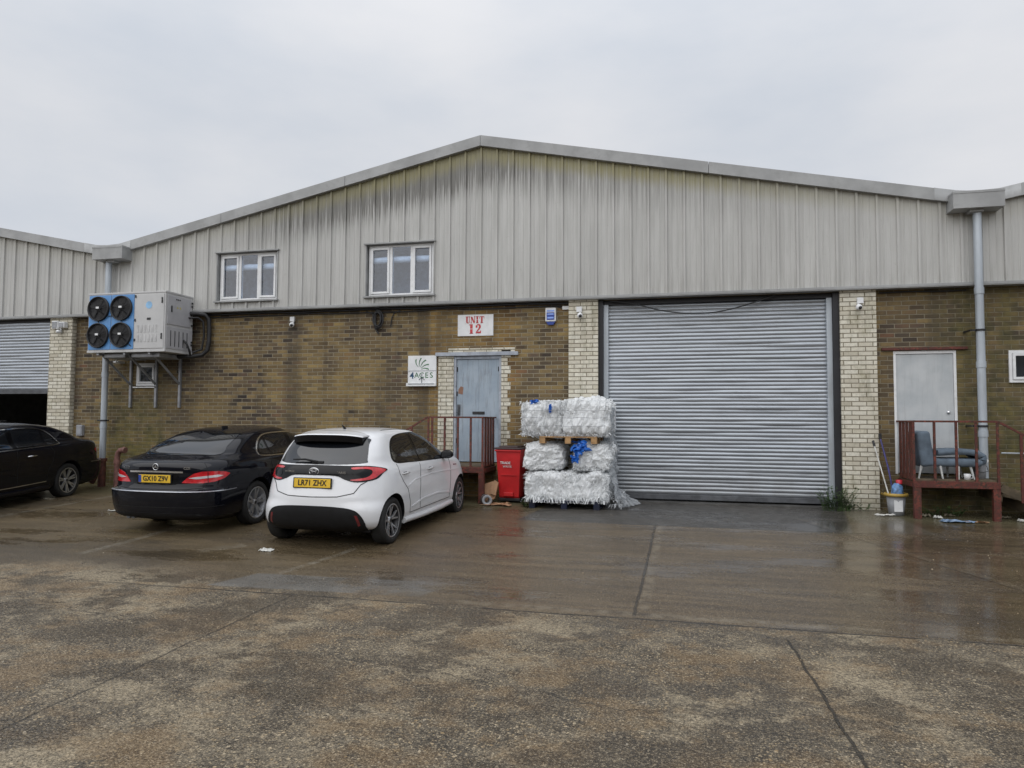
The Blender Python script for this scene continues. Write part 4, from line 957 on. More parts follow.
# ---------------------------------------------------------------- red bin
def wheelie():
    t = empty('wheelie_bin', (-3.035, -.42, gz(-.42)), (0, 0, radians(-3)), label='red wheelie bin between the left landing and the film bales', cat='bin')
    red = simple('bin_red', (.50, .015, .018), .42, 0, .12, 4, .15, (.2, .02, .02)); mb = MB()
    lv = [(.06, .175, .17), (.10, .18, .2), (.5, .20, .235), (.92, .228, .27), (.925, .236, .28)]
    rings = [[(-w, -d, z), (w, -d, z), (w, d, z), (-w, d, z)] for z, w, d in lv]; vs = [p for r in rings for p in r]
    mb.add(vs, [(i * 4 + k, i * 4 + (k + 1) % 4, i * 4 + 4 + (k + 1) % 4, i * 4 + 4 + k) for i in range(len(lv) - 1) for k in range(4)] + [(3, 2, 1, 0)])
    mb.bbox(-.245, .245, -.30, .27, .905, .935, .006); mb.bbox(-.09, .09, -.262, -.2, .11, .18, .01); mb.prism([(-.15, .48), (.15, .48), (.13, .50), (-.13, .50)], .02, Matrix.Translation((0, -.25, 0)))
    mb.build('bin_body', red, t)
    mb = MB(); mb.bbox(-.25, .25, -.31, .24, .94, .975, .012); mb.bbox(-.18, .18, -.24, .18, .97, 1.0, .012); mb.tube([(-.2, .27, .93), (-.2, .33, .97), (.2, .33, .97), (.2, .27, .93)], .014, 8); mb.build('lid', simple('lid_dark', (.05, .03, .03), .5), t)
    for x in (-.22, .22):
        mb = MB(); mb.lathe([(.03, -.025), (.085, -.025), (.1, -.015), (.1, .015), (.085, .025), (.03, .025)], 20, Matrix.Translation((x, .2, .10)), closed=True); mb.build('wheel', M['rubber'], t)
    mb = MB(); mb.bbox(-.20, .20, -.2, .24, .02, .075, .01); mb.build('bin_foot', M['black'], t)
    wt = simple('bin_white', (.6, .6, .6), .6)
    text('TRADE', .062, wt, t, (-.055, -.264, .70), (radians(90 - 4.5), 0, 0), bold=.001); text('WASTE', .05, wt, t, (-.02, -.259, .635), (radians(90 - 4.5), 0, 0))
wheelie()

# ---------------------------------------------------------------- film bales
def film_mat(name, c, tr=.35, al=1.0):
    m = Mat(name); nt = m.nt; n = m.noise(m.obj, 9, 4, .6); n2 = m.noise(m.obj, 40, 3)
    g = nt.nodes.new('ShaderNodeNewGeometry'); r = Sk(nt, g.outputs['Random Per Island'])
    lo = tuple(a * .42 for a in c)
    col_ = m.mix((n * .75 + r * .45).step(.28, .62), lo, c)
    m.set(base=col_, rough=n2 * .2 + .12, spec=.6)
    if al < 1: m.set(alpha=al)
    t = nt.nodes.new('ShaderNodeBsdfTranslucent'); nt.links.new(col_, t.inputs[0])
    mx = nt.nodes.new('ShaderNodeMixShader'); mx.inputs[0].default_value = tr; out = nt.nodes['Material Output']
    nt.links.new(m.bsdf.outputs[0], mx.inputs[1]); nt.links.new(t.outputs[0], mx.inputs[2]); nt.links.new(mx.outputs[0], out.inputs[0])
    m.bump(n2 + n, .01, .4)
    return m.mat
M['film'] = film_mat('white_film', (.88, .90, .91), .25); M['filmg'] = film_mat('grey_film', (.70, .72, .74)); M['filmb'] = film_mat('blue_film', (.03, .17, .62), .2)
def bale_part(name, parent, c, s, seed, rough=.05, r=.10, vert=1.0, mat=None):
    """rounded box, crumpled by folded noise"""
    bm = bmesh.new(); nx, ny, nz = [max(10, int(q / .022)) for q in s]
    faces = []
    cx, cy, cz = c; hx, hy, hz = [q / 2 for q in s]; vs = {}; mb = MB(); vl = []
    def V(p):
        k = tuple(round(q, 4) for q in p)
        if k in vs: return vs[k]
        x, y, z = p; core = Vector((max(-hx + r, min(hx - r, x)), max(-hy + r, min(hy - r, y)), max(-hz + r, min(hz - r, z))))
        d = Vector(p) - core; n = d.normalized() if d.length > 1e-6 else Vector((0, 0, 1)); q = core + n * r
        P = Vector((x * 4, y * 4, z * 4 / vert + seed * 7)); f = abs(mnoise.noise(P * 1.0)) * 1.0 + abs(mnoise.noise(P * 2.3)) * .75 + abs(mnoise.noise(Vector((x * 26, y * 26, z * 26 / vert)))) * .55
        fold = abs(mnoise.noise(Vector((x * 15 + seed, y * 15, z * 4.5)))) * .6
        q = q + n * (rough * (f + fold - .75) + .055 * mnoise.noise(Vector((x * 2.6 + seed * 3, y * 2.6, z * 3.4)))) + Vector((mnoise.noise(P * 3), mnoise.noise(P * 3.1 + Vector((5, 0, 0))), mnoise.noise(P * 2.9 + Vector((0, 5, 0))))) * rough * .35
        vs[k] = len(vl); vl.append(q); return vs[k]
    def face_grid(f, n1, n2):
        for i in range(n1):
            for j in range(n2): faces.append((V(f(i / n1, j / n2)), V(f((i + 1) / n1, j / n2)), V(f((i + 1) / n1, (j + 1) / n2)), V(f(i / n1, (j + 1) / n2))))
    L = lambda a, h: -h + 2 * h * a
    face_grid(lambda a, b: (L(a, hx), -hy, L(b, hz)), nx, nz); face_grid(lambda a, b: (L(1 - a, hx), hy, L(b, hz)), nx, nz)
    face_grid(lambda a, b: (hx, L(a, hy), L(b, hz)), ny, nz); face_grid(lambda a, b: (-hx, L(1 - a, hy), L(b, hz)), ny, nz)
    face_grid(lambda a, b: (L(a, hx), L(b, hy), hz), nx, ny); face_grid(lambda a, b: (L(a, hx), L(1 - b, hy), -hz), nx, ny)
    bm.free(); mb.add(vl, faces, False); o = mb.build(name, mat or M['film'], parent); o.location = c; return o
def shreds(parent, c, s, n, seed, mat, name='film_shreds', L0=.025, L1=.085, droop=.9, face='fbslr', w=(.003, .011)):
    rnd = random.Random(seed); mb = MB(); hx, hy, hz = [q / 2 for q in s]
    for k in range(n):
        fc = rnd.choice(face); u, v = rnd.uniform(-1, 1), rnd.uniform(-1, 1)
        if fc == 'f': p, nn = Vector((u * hx, -hy, v * hz)), Vector((0, -1, 0))
        elif fc == 'r': p, nn = Vector((hx, u * hy, v * hz)), Vector((1, 0, 0))
        elif fc == 'l': p, nn = Vector((-hx, u * hy, v * hz)), Vector((-1, 0, 0))
        elif fc == 't': p, nn = Vector((u * hx, v * hy, hz)), Vector((0, 0, 1))
        else: p, nn = Vector((u * hx, -hy, -hz + abs(v) * .06)), Vector((0, -1, -.3))
        L = rnd.uniform(L0, L1) * (1.5 if rnd.random() < .1 else 1); ww = rnd.uniform(*w); d = (nn + Vector((rnd.uniform(-1, 1), rnd.uniform(-1, 1), rnd.uniform(-1, .8))) * .9).normalized()
        side = d.cross(Vector((rnd.uniform(-1, 1), rnd.uniform(-1, 1), rnd.uniform(-1, 1)))).normalized(); pts = []; q = p - nn * .015
        for i in range(5):
            pts += [q + side * ww * (1 - .15 * i), q - side * ww * (1 - .15 * i)]; q = q + d * L / 4
            d = (d + Vector((rnd.uniform(-.4, .4), rnd.uniform(-.4, .4), -.35 * droop))).normalized(); side = (side + Vector((rnd.uniform(-.3, .3),) * 3)).normalized()
            if (Vector(c) + q).z < .0: q.z = -c[2] + .005
        mb.add(pts, [(2 * i, 2 * i + 1, 2 * i + 3, 2 * i + 2) for i in range(4)])
    o = mb.build(name, mat, parent); o.location = c; o['kind'] = 'stuff'; return o
def bale(label, pieces, seed, nsh, strap=None, **k):
    """pieces: list of (centre, size)"""
    c0 = pieces[0][0]; t = empty('film_bale', (c0[0], c0[1], c0[2] - pieces[0][1][2] / 2), label=label, cat='bale', group='baled plastic film stacked before the wall')
    o = Vector(t.location)
    for i, (c, s) in enumerate(pieces):
        cc = tuple(Vector(c) - o); bale_part('bale_body', t, cc, s, seed + i, **k)
        shreds(t, cc, (s[0] - .05, s[1] - .05, s[2] - .04), int(nsh * 1.5), seed + i, M['film'], face='ffftrrlb'); shreds(t, cc, (s[0] - .06, s[1] - .06, s[2] - .05), int(nsh * .8), seed + i + 50, M['filmg'], face='ffftrrlb')
    if strap:
        mb = MB(); x0, x1, y, zz = strap
        for z in zz: mb.tube([(x0 - o.x, y - o.y + .12, z - o.z)] + [(x0 - o.x + (x1 - x0) * i / 10, y - o.y - .012 + .012 * ((i * 7) % 3), z - o.z + .008 * ((i * 5) % 3 - 1)) for i in range(11)] + [(x1 - o.x, y - o.y + .5, z - o.z)], .0035, 5)
        mb.build('strap', M['galvd'], t)
    return t
BY = -.62     # bale centre depth; front face about y = -1.07
bale('widest bale of white film at the bottom of the stack, ragged lower edge', [((-1.96, BY, .345), (1.44, .92, .52))], 1, 800, rough=.06, vert=2.2, r=.12)
shreds(bpy.data.objects['film_bale'], (0, 0, .20), (1.36, .93, .30), 150, 61, M['film'], face='b', L0=.08, L1=.2, droop=2.2, w=(.004, .012))
bale('compact silvery bale in the middle row, left', [((-2.36, BY, .855), (.68, .88, .47))], 5, 60, rough=.045, vert=.8, r=.12)
t2 = bale('middle row bale with blue film at its corner, right', [((-1.52, BY, .86), (.66, .88, .48))], 8, 260, rough=.055, r=.12)
mb = MB(); RX = Matrix.Rotation(pi / 2, 4, 'X')
crumple(mb, (-.19, -.47, .38), .26, .18, .07, 31, 12, M_=RX @ Matrix.Rotation(.5, 4, 'Z')); crumple(mb, (-.27, -.475, .21), .13, .12, .06, 33, 10, M_=RX); crumple(mb, (-.24, -.3, .465), .2, .3, .05, 35, 10)
mb.build('blue_film', M['filmb'], t2)
pieces = [((-2.35, BY, 1.50), (.82, .98, .62)), ((-1.63, BY, 1.52), (.86, .98, .66))]
t3 = bale('tall bale of white film strips on the timber pallet at the top of the stack', pieces, 12, 480, (-2.70, -1.28, -1.17, (1.22, 1.38, 1.52, 1.64)), rough=.06, r=.17, vert=2.4)
mb = MB(); crumple(mb, (-.15, -.42, .60), .12, .07, .04, 36, 8, M_=RX); crumple(mb, (.14, -.50, .48), .045, .14, .03, 37, 8, M_=RX); mb.build('blue_film', M['filmb'], t3)
def pallet(x0, x1, y0, y1, z0, h, mat, label):
    t = empty('pallet', ((x0 + x1) / 2, (y0 + y1) / 2, z0), label=label, cat='pallet'); w, d = (x1 - x0) / 2, (y1 - y0) / 2
    mb = MB()
    for k in range(5): y = -d + (2 * d - .1) * k / 4; mb.bbox(-w, w, y, y + .1, h - .022, h, .003)
    mb.build('top_board', mat, t); mb = MB()
    for x in (-w, -.05, w - .1):
        for y in (-d, -.05, d - .1): mb.bbox(x, x + .1, y + .002, y + .1, .022, h - .023, .003)
    mb.build('block', mat, t); mb = MB()
    for x in (-w, -.05, w - .1): mb.bbox(x, x + .1, -d, d, 0, .021, .003)
    mb.build('bottom_board', mat, t)
pallet(-2.40, -1.42, -1.12, -.2, 1.085, .12, simple('pallet_timber', (.40, .24, .11), .75, 0, .25, 7, .3, (.15, .09, .05), bump=.2), 'bare timber pallet under the topmost film bale')
pallet(-2.58, -1.38, -1.10, -.2, gz(-.65) - .02, .14, simple('pallet_blue', (.006, .010, .030), .7, 0, .3, 7, .4), 'dark blue pallet under the lowest film bale')
# loose sheet hanging down the right of the stack and trailing on the ground
def drape():
    mb = MB(); rnd = random.Random(4); nu, nv = 34, 46; vs = []
    for j in range(nv + 1):
        v = j / nv
        for i in range(nu + 1):
            u = i / nu
            if v < .75:
                s = v / .75; x = -1.21 + .05 * sin(s * 7 + u * 5) * .6 + .02 * s; y = -1.0 + u * .75; z = 1.68 - s * 1.45
                x += .05 * mnoise.noise(Vector((u * 7, s * 7, 1))) + .09 * (s > .6) * (s - .6)
            else:
                s = (v - .75) / .25; x = -1.14 + s * (.08 + .34 * u); y = -1.05 + u * (.75 - .15 * s) + s * .08; z = .25 * (1 - s) ** 1.2 + gz(y) + .02
            vs.append((x + .06 * mnoise.noise(Vector((u * 11, v * 16, 3))) + .03 * mnoise.noise(Vector((u * 26, v * 36, 3))), y + .06 * mnoise.noise(Vector((u * 11, v * 16, 9))), max(gz(y) + .004, z + .05 * abs(mnoise.noise(Vector((u * 12, v * 18, 6)))))))
    mb.add(vs, [(j * (nu + 1) + i, j * (nu + 1) + i + 1, (j + 1) * (nu + 1) + i + 1, (j + 1) * (nu + 1) + i) for j in range(nv) for i in range(nu) if mnoise.noise(Vector((i * .35, j * .3, 12))) < .38], False)
    tag(mb.build('plastic_sheet', film_mat('clear_film', (.62, .65, .68), .4, .62)), 'loose translucent sheet hanging down the right side of the bales and trailing on the ground', 'plastic sheet')
drape()
shreds(None, (-1.12, -.66, .14), (.20, .7, .16), 80, 99, M['filmg'], name='loose_film', face='ftr', L0=.05, L1=.14); tag(bpy.data.objects['loose_film'], 'ragged strips of grey film spilling from the lower right of the bale stack', 'film', kind='stuff')

# ---------------------------------------------------------------- cars
def paint(name, c, rough=.28, fleck=.0):
    m = Mat(name); n = m.noise(m.obj, 5, 4, .6); d = m.noise(m.obj, 2.0, 4); x, y, z = m.xyz(m.obj)
    grime = (z.step(.55, .15) * .5 + n.step(.55, .75) * .12)
    base = m.mix(grime * .5, c, (.10, .085, .065)) if sum(c) > 1 else m.mix(grime * .12, c, (.03, .027, .024))
    m.set(base=base if sum(c) > 1 else c, rough=rough + .1, spec=.25 if sum(c) > 1 else .04, coat=.9 if sum(c) > 1 else .7, coatr=.02)
    return m.mat
M['p_white'] = paint('white_car_paint', (.74, .75, .77)); M['p_black'] = paint('black_car_paint', (.003, .0035, .007))
M['gloss'] = simple('gloss_black_trim', (.004, .004, .005), .14, 0, .1, spec=.28); M['matt'] = simple('matt_black_trim', (.008, .008, .009), .6, 0, .2, 12, spec=.3)
M['lamp'] = simple('red_lamp', (.50, .012, .018), .16, 0, .25, 20, coat=.8); M['lampd'] = simple('dark_red_lamp', (.13, .004, .008), .18, 0, .3, 20, coat=.8)
M['lampw'] = simple('clear_lamp', (.62, .62, .64), .2, .3, .1, coat=.6); M['plate_y'] = simple('plate_yellow', (.72, .46, .035), .4, 0, .04); M['plate_t'] = simple('plate_black', (.012, .012, .012), .5); M['plate_b'] = simple('plate_blue_band', (.02, .06, .35), .4)
M['alloy'] = simple('alloy_silver', (.55, .56, .58), .3, .8, .06); M['alloyd'] = simple('alloy_black', (.02, .02, .022), .35, 0, .1); M['chromed'] = simple('dull_chrome', (.42, .43, .46), .3, 1, .1); M['seam'] = simple('panel_gap', (.005, .005, .005), .8)

def pchip(xs, ys, x):
    n = len(xs)
    if x <= xs[0]: return ys[0]
    if x >= xs[-1]: return ys[-1]
    i = next(k for k in range(n - 1) if xs[k] <= x <= xs[k + 1])
    h = [xs[k + 1] - xs[k] for k in range(n - 1)]; d = [(ys[k + 1] - ys[k]) / h[k] for k in range(n - 1)]
    def sl(k):
        if k == 0: return d[0]
        if k == n - 1: return d[-1]
        if d[k - 1] * d[k] <= 0: return 0
        w1, w2 = 2 * h[k] + h[k - 1], h[k] + 2 * h[k - 1]; return (w1 + w2) / (w1 / d[k - 1] + w2 / d[k])
    t = (x - xs[i]) / h[i]; a, b = sl(i) * h[i], sl(i + 1) * h[i]
    return ys[i] * (2 * t ** 3 - 3 * t * t + 1) + a * (t ** 3 - 2 * t * t + t) + ys[i + 1] * (-2 * t ** 3 + 3 * t * t) + b * (t ** 3 - t * t)

class Car:
    def __init__(s, spec, name, label, loc, rot, cat='car', group=None):
        s.sp = spec; s.root = empty(name, loc, rot, label, cat, group); s.body()
    def body(s):
        sp = s.sp; L = sp['levels']; zs = [l[0] for l in L]; cols = list(zip(*L))
        z0, z1 = zs[0], zs[-1]; lv = []; z = z0
        allz = sorted(set([z0 + (z1 - z0) * i / 62 for i in range(63)] + [q for q in zs]))
        lv = [allz[0]]
        for q in allz[1:]:
            if q - lv[-1] > .006: lv.append(q)
        lv[-1] = z1
        rings = []; NR, NS, NF = 18, 26, 14
        for z in lv:
            yr, yf, w, cr, cf, nr, nf = [pchip(zs, cols[k], z) for k in range(1, 8)]
            half = []
            for i in range(NR):
                t = (i / NR) ** 1.0 * pi / 2; half.append((w * sin(t) ** (2 / nr), yr + cr * (1 - max(0, cos(t)) ** (2 / nr))))
            for i in range(NS + 1): half.append((w, yr + cr + (yf - cf - yr - cr) * i / NS))
            for i in range(1, NF + 1):
                t = pi / 2 * (1 - i / NF); half.append((w * max(0, sin(t)) ** (2 / nf), yf - cf * (1 - max(0, cos(t)) ** (2 / nf))))
            out = []
            for x, y in half:
                k = 1
                for (ya, sg, b, za, sz) in sp.get('bulge', []): k += b * exp(-((y - ya) / sg) ** 2 - ((z - za) / sz) ** 2)
                tp = sp.get('taper', .03); k -= tp * ((y - sp['L'] * .5) / (sp['L'] * .5)) ** 4
                out.append((x * k, y))
            ring = [(x, y, z) for x, y in out] + [(-x, y, z) for x, y in out[-2:0:-1]]
            rings.append(ring)
        n = len(rings[0]); vs = [p for r in rings for p in r]
        fs = [(j * n + i, j * n + (i + 1) % n, (j + 1) * n + (i + 1) % n, (j + 1) * n + i) for j in range(len(rings) - 1) for i in range(n)]
        # close top and bottom with strips across the car
        for j, flip in ((0, True), (len(rings) - 1, False)):
            o = j * n; h = n // 2
            for i in range(h):
                a, b, c, d = o + i, o + i + 1, o + (n - i - 1) % n, o + (n - i) % n
                f = [a, b, c, d]; f = [q for k, q in enumerate(f) if q not in f[:k]]
                if len(f) >= 3: fs.append(f[::-1] if flip else f)
        me = bpy.data.meshes.new('body'); me.from_pydata(vs, [], fs); bm = bmesh.new(); bm.from_mesh(me); bmesh.ops.remove_doubles(bm, verts=bm.verts, dist=1e-5)
        bmesh.ops.recalc_face_normals(bm, faces=bm.faces); bm.to_mesh(me); s.bvh = BVHTree.FromBMesh(bm); bm.free()
        for p in me.polygons: p.use_smooth = True
        o = bpy.data.objects.new('body', me); COL.objects.link(o); me.materials.append(sp['paint']); me.materials.append(M['matt'])
        # wheel wells
        mb = MB()
        for y in sp['axles']:
            for sx in (-1, 1):
                R = sp['arch']; T = Matrix.Translation((sx * (sp['W'] - .20), y, sp['R'] + .01))
                prof = [(.0005, -.28 if sx > 0 else .28), (R, -.28 if sx > 0 else .28), (R, .5 * sx), (.0005, .5 * sx)]; mb.lathe(prof, 44, T)
        c = mb.build('tmp_cut', M['matt'], fix=True); c.data.materials.clear(); c.data.materials.append(M['matt'])
        for p in c.data.polygons: p.use_smooth = True
        md = o.modifiers.new('b', 'BOOLEAN'); md.operation = 'DIFFERENCE'; md.object = c; md.solver = 'EXACT'; md.material_mode = 'TRANSFER'
        dg = bpy.context.evaluated_depsgraph_get(); dg.update(); me2 = bpy.data.meshes.new_from_object(o.evaluated_get(dg)); o.modifiers.clear(); o.data = me2
        me2.set_sharp_from_angle(angle=radians(38)); bpy.data.objects.remove(c); o.parent = s.root; s.bodyo = o
    def ray(s, mode, a, b):
        if mode == 'R': org, d = Vector((a, -2, b)), Vector((0, 1, 0))
        elif mode == 'S': org, d = Vector((3, a, b)), Vector((-1, 0, 0))
        elif mode == 'L': org, d = Vector((-3, a, b)), Vector((1, 0, 0))
        elif mode == 'T': org, d = Vector((a, b, 3)), Vector((0, 0, -1))
        elif mode in 'PQ':
            ph = a / 1.0; sg = 1 if mode == 'P' else -1; dv = Vector((sin(ph) * sg, -cos(ph), 0)); org = Vector((0, s.sp['pax'], b)) + dv * 3; d = -dv
        h, n, _, _ = s.bvh.ray_cast(org, d)
        if h is None: return None, None
        if n.dot(d) > 0: n = -n
        return h, n
    def patch(s, mode, poly, name, mat, off=.004, parent=None, smooth=True, step=.03, deg=True):
        """surface-following panel cut to a 2-D outline in one of the projections"""
        k = pi / 180 if mode in 'PQ' else 1
        pts = [Vector((p[0] * k, p[1])) for p in poly]
        if smooth:
            q = []
            for i in range(len(pts)):
                p0, p1, p2, p3 = pts[i - 1], pts[i], pts[(i + 1) % len(pts)], pts[(i + 2) % len(pts)]
                for j in range(4):
                    t = j / 4; q.append(.5 * ((2 * p1) + (p2 - p0) * t + (2 * p0 - 5 * p1 + 4 * p2 - p3) * t * t + (3 * p1 - p0 - 3 * p2 + p3) * t ** 3))
            pts = q
        else:
            q = []
            for i in range(len(pts)):
                a, b = pts[i], pts[(i + 1) % len(pts)]; m_ = max(1, int((b - a).length / step))
                q += [a + (b - a) * j / m_ for j in range(m_)]
            pts = q
        def inside(p):
            c = False
            for i in range(len(pts)):
                a, b = pts[i], pts[i - 1]
                if (a.y > p.y) != (b.y > p.y) and p.x < (b.x - a.x) * (p.y - a.y) / (b.y - a.y) + a.x: c = not c
            return c
        x0, x1 = min(p.x for p in pts), max(p.x for p in pts); y0, y1 = min(p.y for p in pts), max(p.y for p in pts); ins = []
        yy = y0 + step / 2
        while yy < y1:
            xx = x0 + step / 2
            while xx < x1:
                p = Vector((xx, yy))
                if inside(p) and min((p - q).length for q in pts) > step * .35: ins.append(p)
                xx += step
            yy += step
        n = len(pts); r = delaunay_2d_cdt(pts + ins, [(i, (i + 1) % n) for i in range(n)], [], 1, 1e-5)
        V2, _, F2 = r[0], r[1], r[2]; out = []; inn = []; ok = []
        for v in V2:
            h, nn = s.ray(mode, v.x, v.y)
            if h is None: ok.append(False); out.append(Vector((0, 0, 0))); inn.append(Vector((0, 0, 0))); continue
            ok.append(True); out.append(h + nn * off); inn.append(h - nn * .008)
        F2 = [f for f in F2 if all(ok[i] for i in f)]; cnt = {}
        for f in F2:
            for i in range(len(f)): e = (f[i], f[(i + 1) % len(f)]); cnt[e] = cnt.get(e, 0) + 1
        mb = MB(); mb.add(out, F2, True); o_ = len(out)
        rim = [(a, b) for (a, b) in cnt if (b, a) not in cnt]
        for a, b in rim: mb.add([out[a], out[b], inn[b], inn[a]], [(1, 0, 3, 2)])
        return mb.build(name, mat, parent or s.root)
    def line(s, mode, pts, name, mat, w=.006, off=.0035, parent=None):
        """thin raised or dark line following the body"""
        k = pi / 180 if mode in 'PQ' else 1; P = []
        pts = [Vector((p[0] * k, p[1])) for p in pts]
        for i in range(len(pts) - 1):
            m_ = max(1, int((pts[i + 1] - pts[i]).length / .03)); P += [pts[i] + (pts[i + 1] - pts[i]) * j / m_ for j in range(m_)]
        P.append(pts[-1]); Q = []
        for i, p in enumerate(P):
            t = (P[min(i + 1, len(P) - 1)] - P[max(i - 1, 0)]); t = t.normalized() if t.length else Vector((1, 0)); nn = Vector((-t.y, t.x)) * w / 2; row = []
            for q in (p + nn, p - nn):
                h, n = s.ray(mode, q.x, q.y)
                if h is None: row = None; break
                row += [h + n * off, h - n * .006]
            Q.append(row)
        mb = MB()
        for a, b in zip(Q, Q[1:]):
            if a and b: mb.add([a[0], a[2], b[2], b[0], a[1], a[3], b[3], b[1]], [(0, 1, 2, 3), (0, 3, 7, 4), (1, 5, 6, 2)], False)
        return mb.build(name, mat, parent or s.root, fix=False)
    def plate(s, z, txt, band=False, y=None, tilt=0):
        h, n = s.ray('R', 0, z); yy = (h.y if y is None else y) - .012
        p = empty('number_plate', (0, yy, z), (radians(tilt), 0, 0)); p.parent = s.root
        mb = MB(); mb.bbox(-.26, .26, -.006, .004, -.0555, .0555, .003); mb.build('plate_blank', M['plate_y'], p)
        mb = MB(); mb.bbox(-.275, .275, -.004, .012, -.066, .066, .004); mb.build('plate_holder', M['matt'], p)
        if band: mb = MB(); mb.box(-.258, -.215, -.0085, -.0055, -.05, .05); mb.build('blue_band', M['plate_b'], p)
        text(txt, .098, M['plate_t'], p, (.018 if band else 0, -.0085, .0), bold=.0022, ext=.0012, sx=.92, space=1.02)
    def wheel(s, x, y, steer, R, W, style):
        t = empty('wheel', (x, y, R), (0, 0, steer)); t.parent = s.root; sg = 1 if x > 0 else -1; r = s.sp.get('rim', .225)
        mb = MB(); w = W / 2
        mb.lathe([(r - .005, -w * .85), (r + .02, -w), (R - .03, -w), (R - .006, -w * .82), (R, -w * .5), (R, w * .5), (R - .006, w * .82), (R - .03, w), (r + .02, w), (r - .005, w * .85)], 48)
        mb.build('tyre', M['rubber'], t); T = Matrix.Scale(sg, 4, (1, 0, 0)); mb = MB()
        mb.lathe([(r, w * .86), (r - .008, w * .9), (r - .022, w * .7), (r - .03, -w * .8)], 48, T); mb.lathe([(.001, w * .2), (.07, w * .2), (.17, -w * .1), (r - .03, -w * .3)], 40, T)
        rim = mb.build('rim', M['alloyd'] if style != 'silver' else M['galvd'], t)
        mb = MB(); f = w * .80
        def spoke(a, w0, w1, r0, r1, tw=0, h=f, mbx=None):
            c_, s_ = cos(a), sin(a); d = Vector((0, c_, s_)); q = Vector((0, -s_, c_)); vs = []
            for rr, ww, tt, hh in ((r0, w0, 0, h * .72), (r1, w1, tw, h)):
                c = d * rr + q * tt
                for e in (-ww, ww):
                    for dx in (0, -.025): v = c + q * e; v.x = (hh + dx) * sg; vs.append(v)
            (mbx or mb).add(vs, [(0, 2, 6, 4), (1, 5, 7, 3), (0, 4, 5, 1), (2, 3, 7, 6), (4, 6, 7, 5)])
        if style == 'machined':
            for k in range(5):
                a = 2 * pi * k / 5 + .3
                spoke(a, .014, .008, .05, r - .012, .055); spoke(a, .014, .008, .05, r - .012, -.055)
                b = MB(); spoke(a, .03, .045, .04, r - .03, 0, f * .8, b); b.build('spoke', M['alloyd'], t)
        elif style == 'silver':
            for k in range(5):
                a = 2 * pi * k / 5 + .2; spoke(a, .02, .018, .03, r - .008, .045); spoke(a, .02, .018, .03, r - .008, -.045)
        else:
            for k in range(7):
                a = 2 * pi * k / 7 + .2; spoke(a, .012, .012, .03, r - .008, .028); spoke(a, .012, .012, .03, r - .008, -.028)
        mb.lathe([(.001, f * .8), (.035, f * .8), (.055, f * .6), (.06, f * .3)], 20, T); mb.lathe([(r - .012, w * .88), (r - .002, w * .94), (r + .006, w * .88)], 48, T)
        mb.build('spoke', M['alloy'], t)
        mb = MB(); mb.lathe([(.026, f * .84), (.001, f * .84)], 16, T); mb.build('hub_cap', M['alloyd'], t)
    def wheels(s, style, steer=0, mat=None):
        for y in s.sp['axles']:
            for x in (-1, 1): s.wheel(x * (s.sp['W'] - .115), y, steer if y > 2 else 0, s.sp['R'], .205, style)

def badge(car, z, kind, x=0, sc=1):
    h, n = car.ray('R', x, z); t = empty('badge', (x, h.y - .006, z)); t.parent = car.root; mb = MB()
    def ell(a, b, cx, cz, r): mb.tube([(cx + a * cos(2 * pi * k / 28), 0, cz + b * sin(2 * pi * k / 28)) for k in range(29)], r, 6, False)
    if kind == 'ovals': ell(.068, .046, 0, 0, .006); ell(.026, .044, 0, 0, .004); ell(.048, .016, 0, .018, .004)
    else:
        ell(.043, .043, 0, 0, .005)
        for k in range(3):
            a = pi / 2 + 2 * pi * k / 3; mb.prism([(.006 * cos(a + 1.57), .006 * sin(a + 1.57)), (.006 * cos(a - 1.57), .006 * sin(a - 1.57)), (.042 * cos(a), .042 * sin(a))][::-1], .006, Matrix.Translation((0, -.004, 0)))
    mb.build('emblem', M['chrome'], t)
def side_mirror(car, x, y, z, mat):
    sg = 1 if x > 0 else -1; t = empty('wing_mirror', (x, y, z)); t.parent = car.root
    bm = bmesh.new(); bmesh.ops.create_uvsphere(bm, u_segments=20, v_segments=14, radius=1)
    for v in bm.verts: v.co = Vector((v.co.x * .105 * (1), max(v.co.y, -.35) * .075, v.co.z * (.075 if v.co.z > 0 else .06))) + Vector((sg * .10, 0, .03))
    MB().bm(bm, None, True).build('mirror_shell', mat, t)
    mb = MB(); mb.bbox(min(.02 * sg, .18 * sg), max(.02 * sg, .18 * sg), -.034, -.026, -.015, .08, .006); mb.build('mirror_glass', M['glass'], t)
    mb = MB(); mb.bar((-.04 * sg, .03, -.03), (.07 * sg, .01, -.01), .05, .03); mb.build('mirror_arm', M['matt'], t)
def handle(car, y, z, mat, side='S'):
    h, n = car.ray(side, y, z); t = empty('door_handle', h + Vector((0, 0, 0))); t.parent = car.root; sg = 1 if side == 'S' else -1
    mb = MB(); mb.tube([(0, -.10, 0), (.028 * sg, -.075, .003), (.032 * sg, 0, .005), (.028 * sg, .075, .003), (0, .10, 0)], [.008, .013, .014, .013, .008], 8); mb.build('grip', mat, t)
    mb = MB(); mb.bbox(-.004, .004, -.05, .05, -.02, .02, .003); mb.build('recess', M['matt'], t)

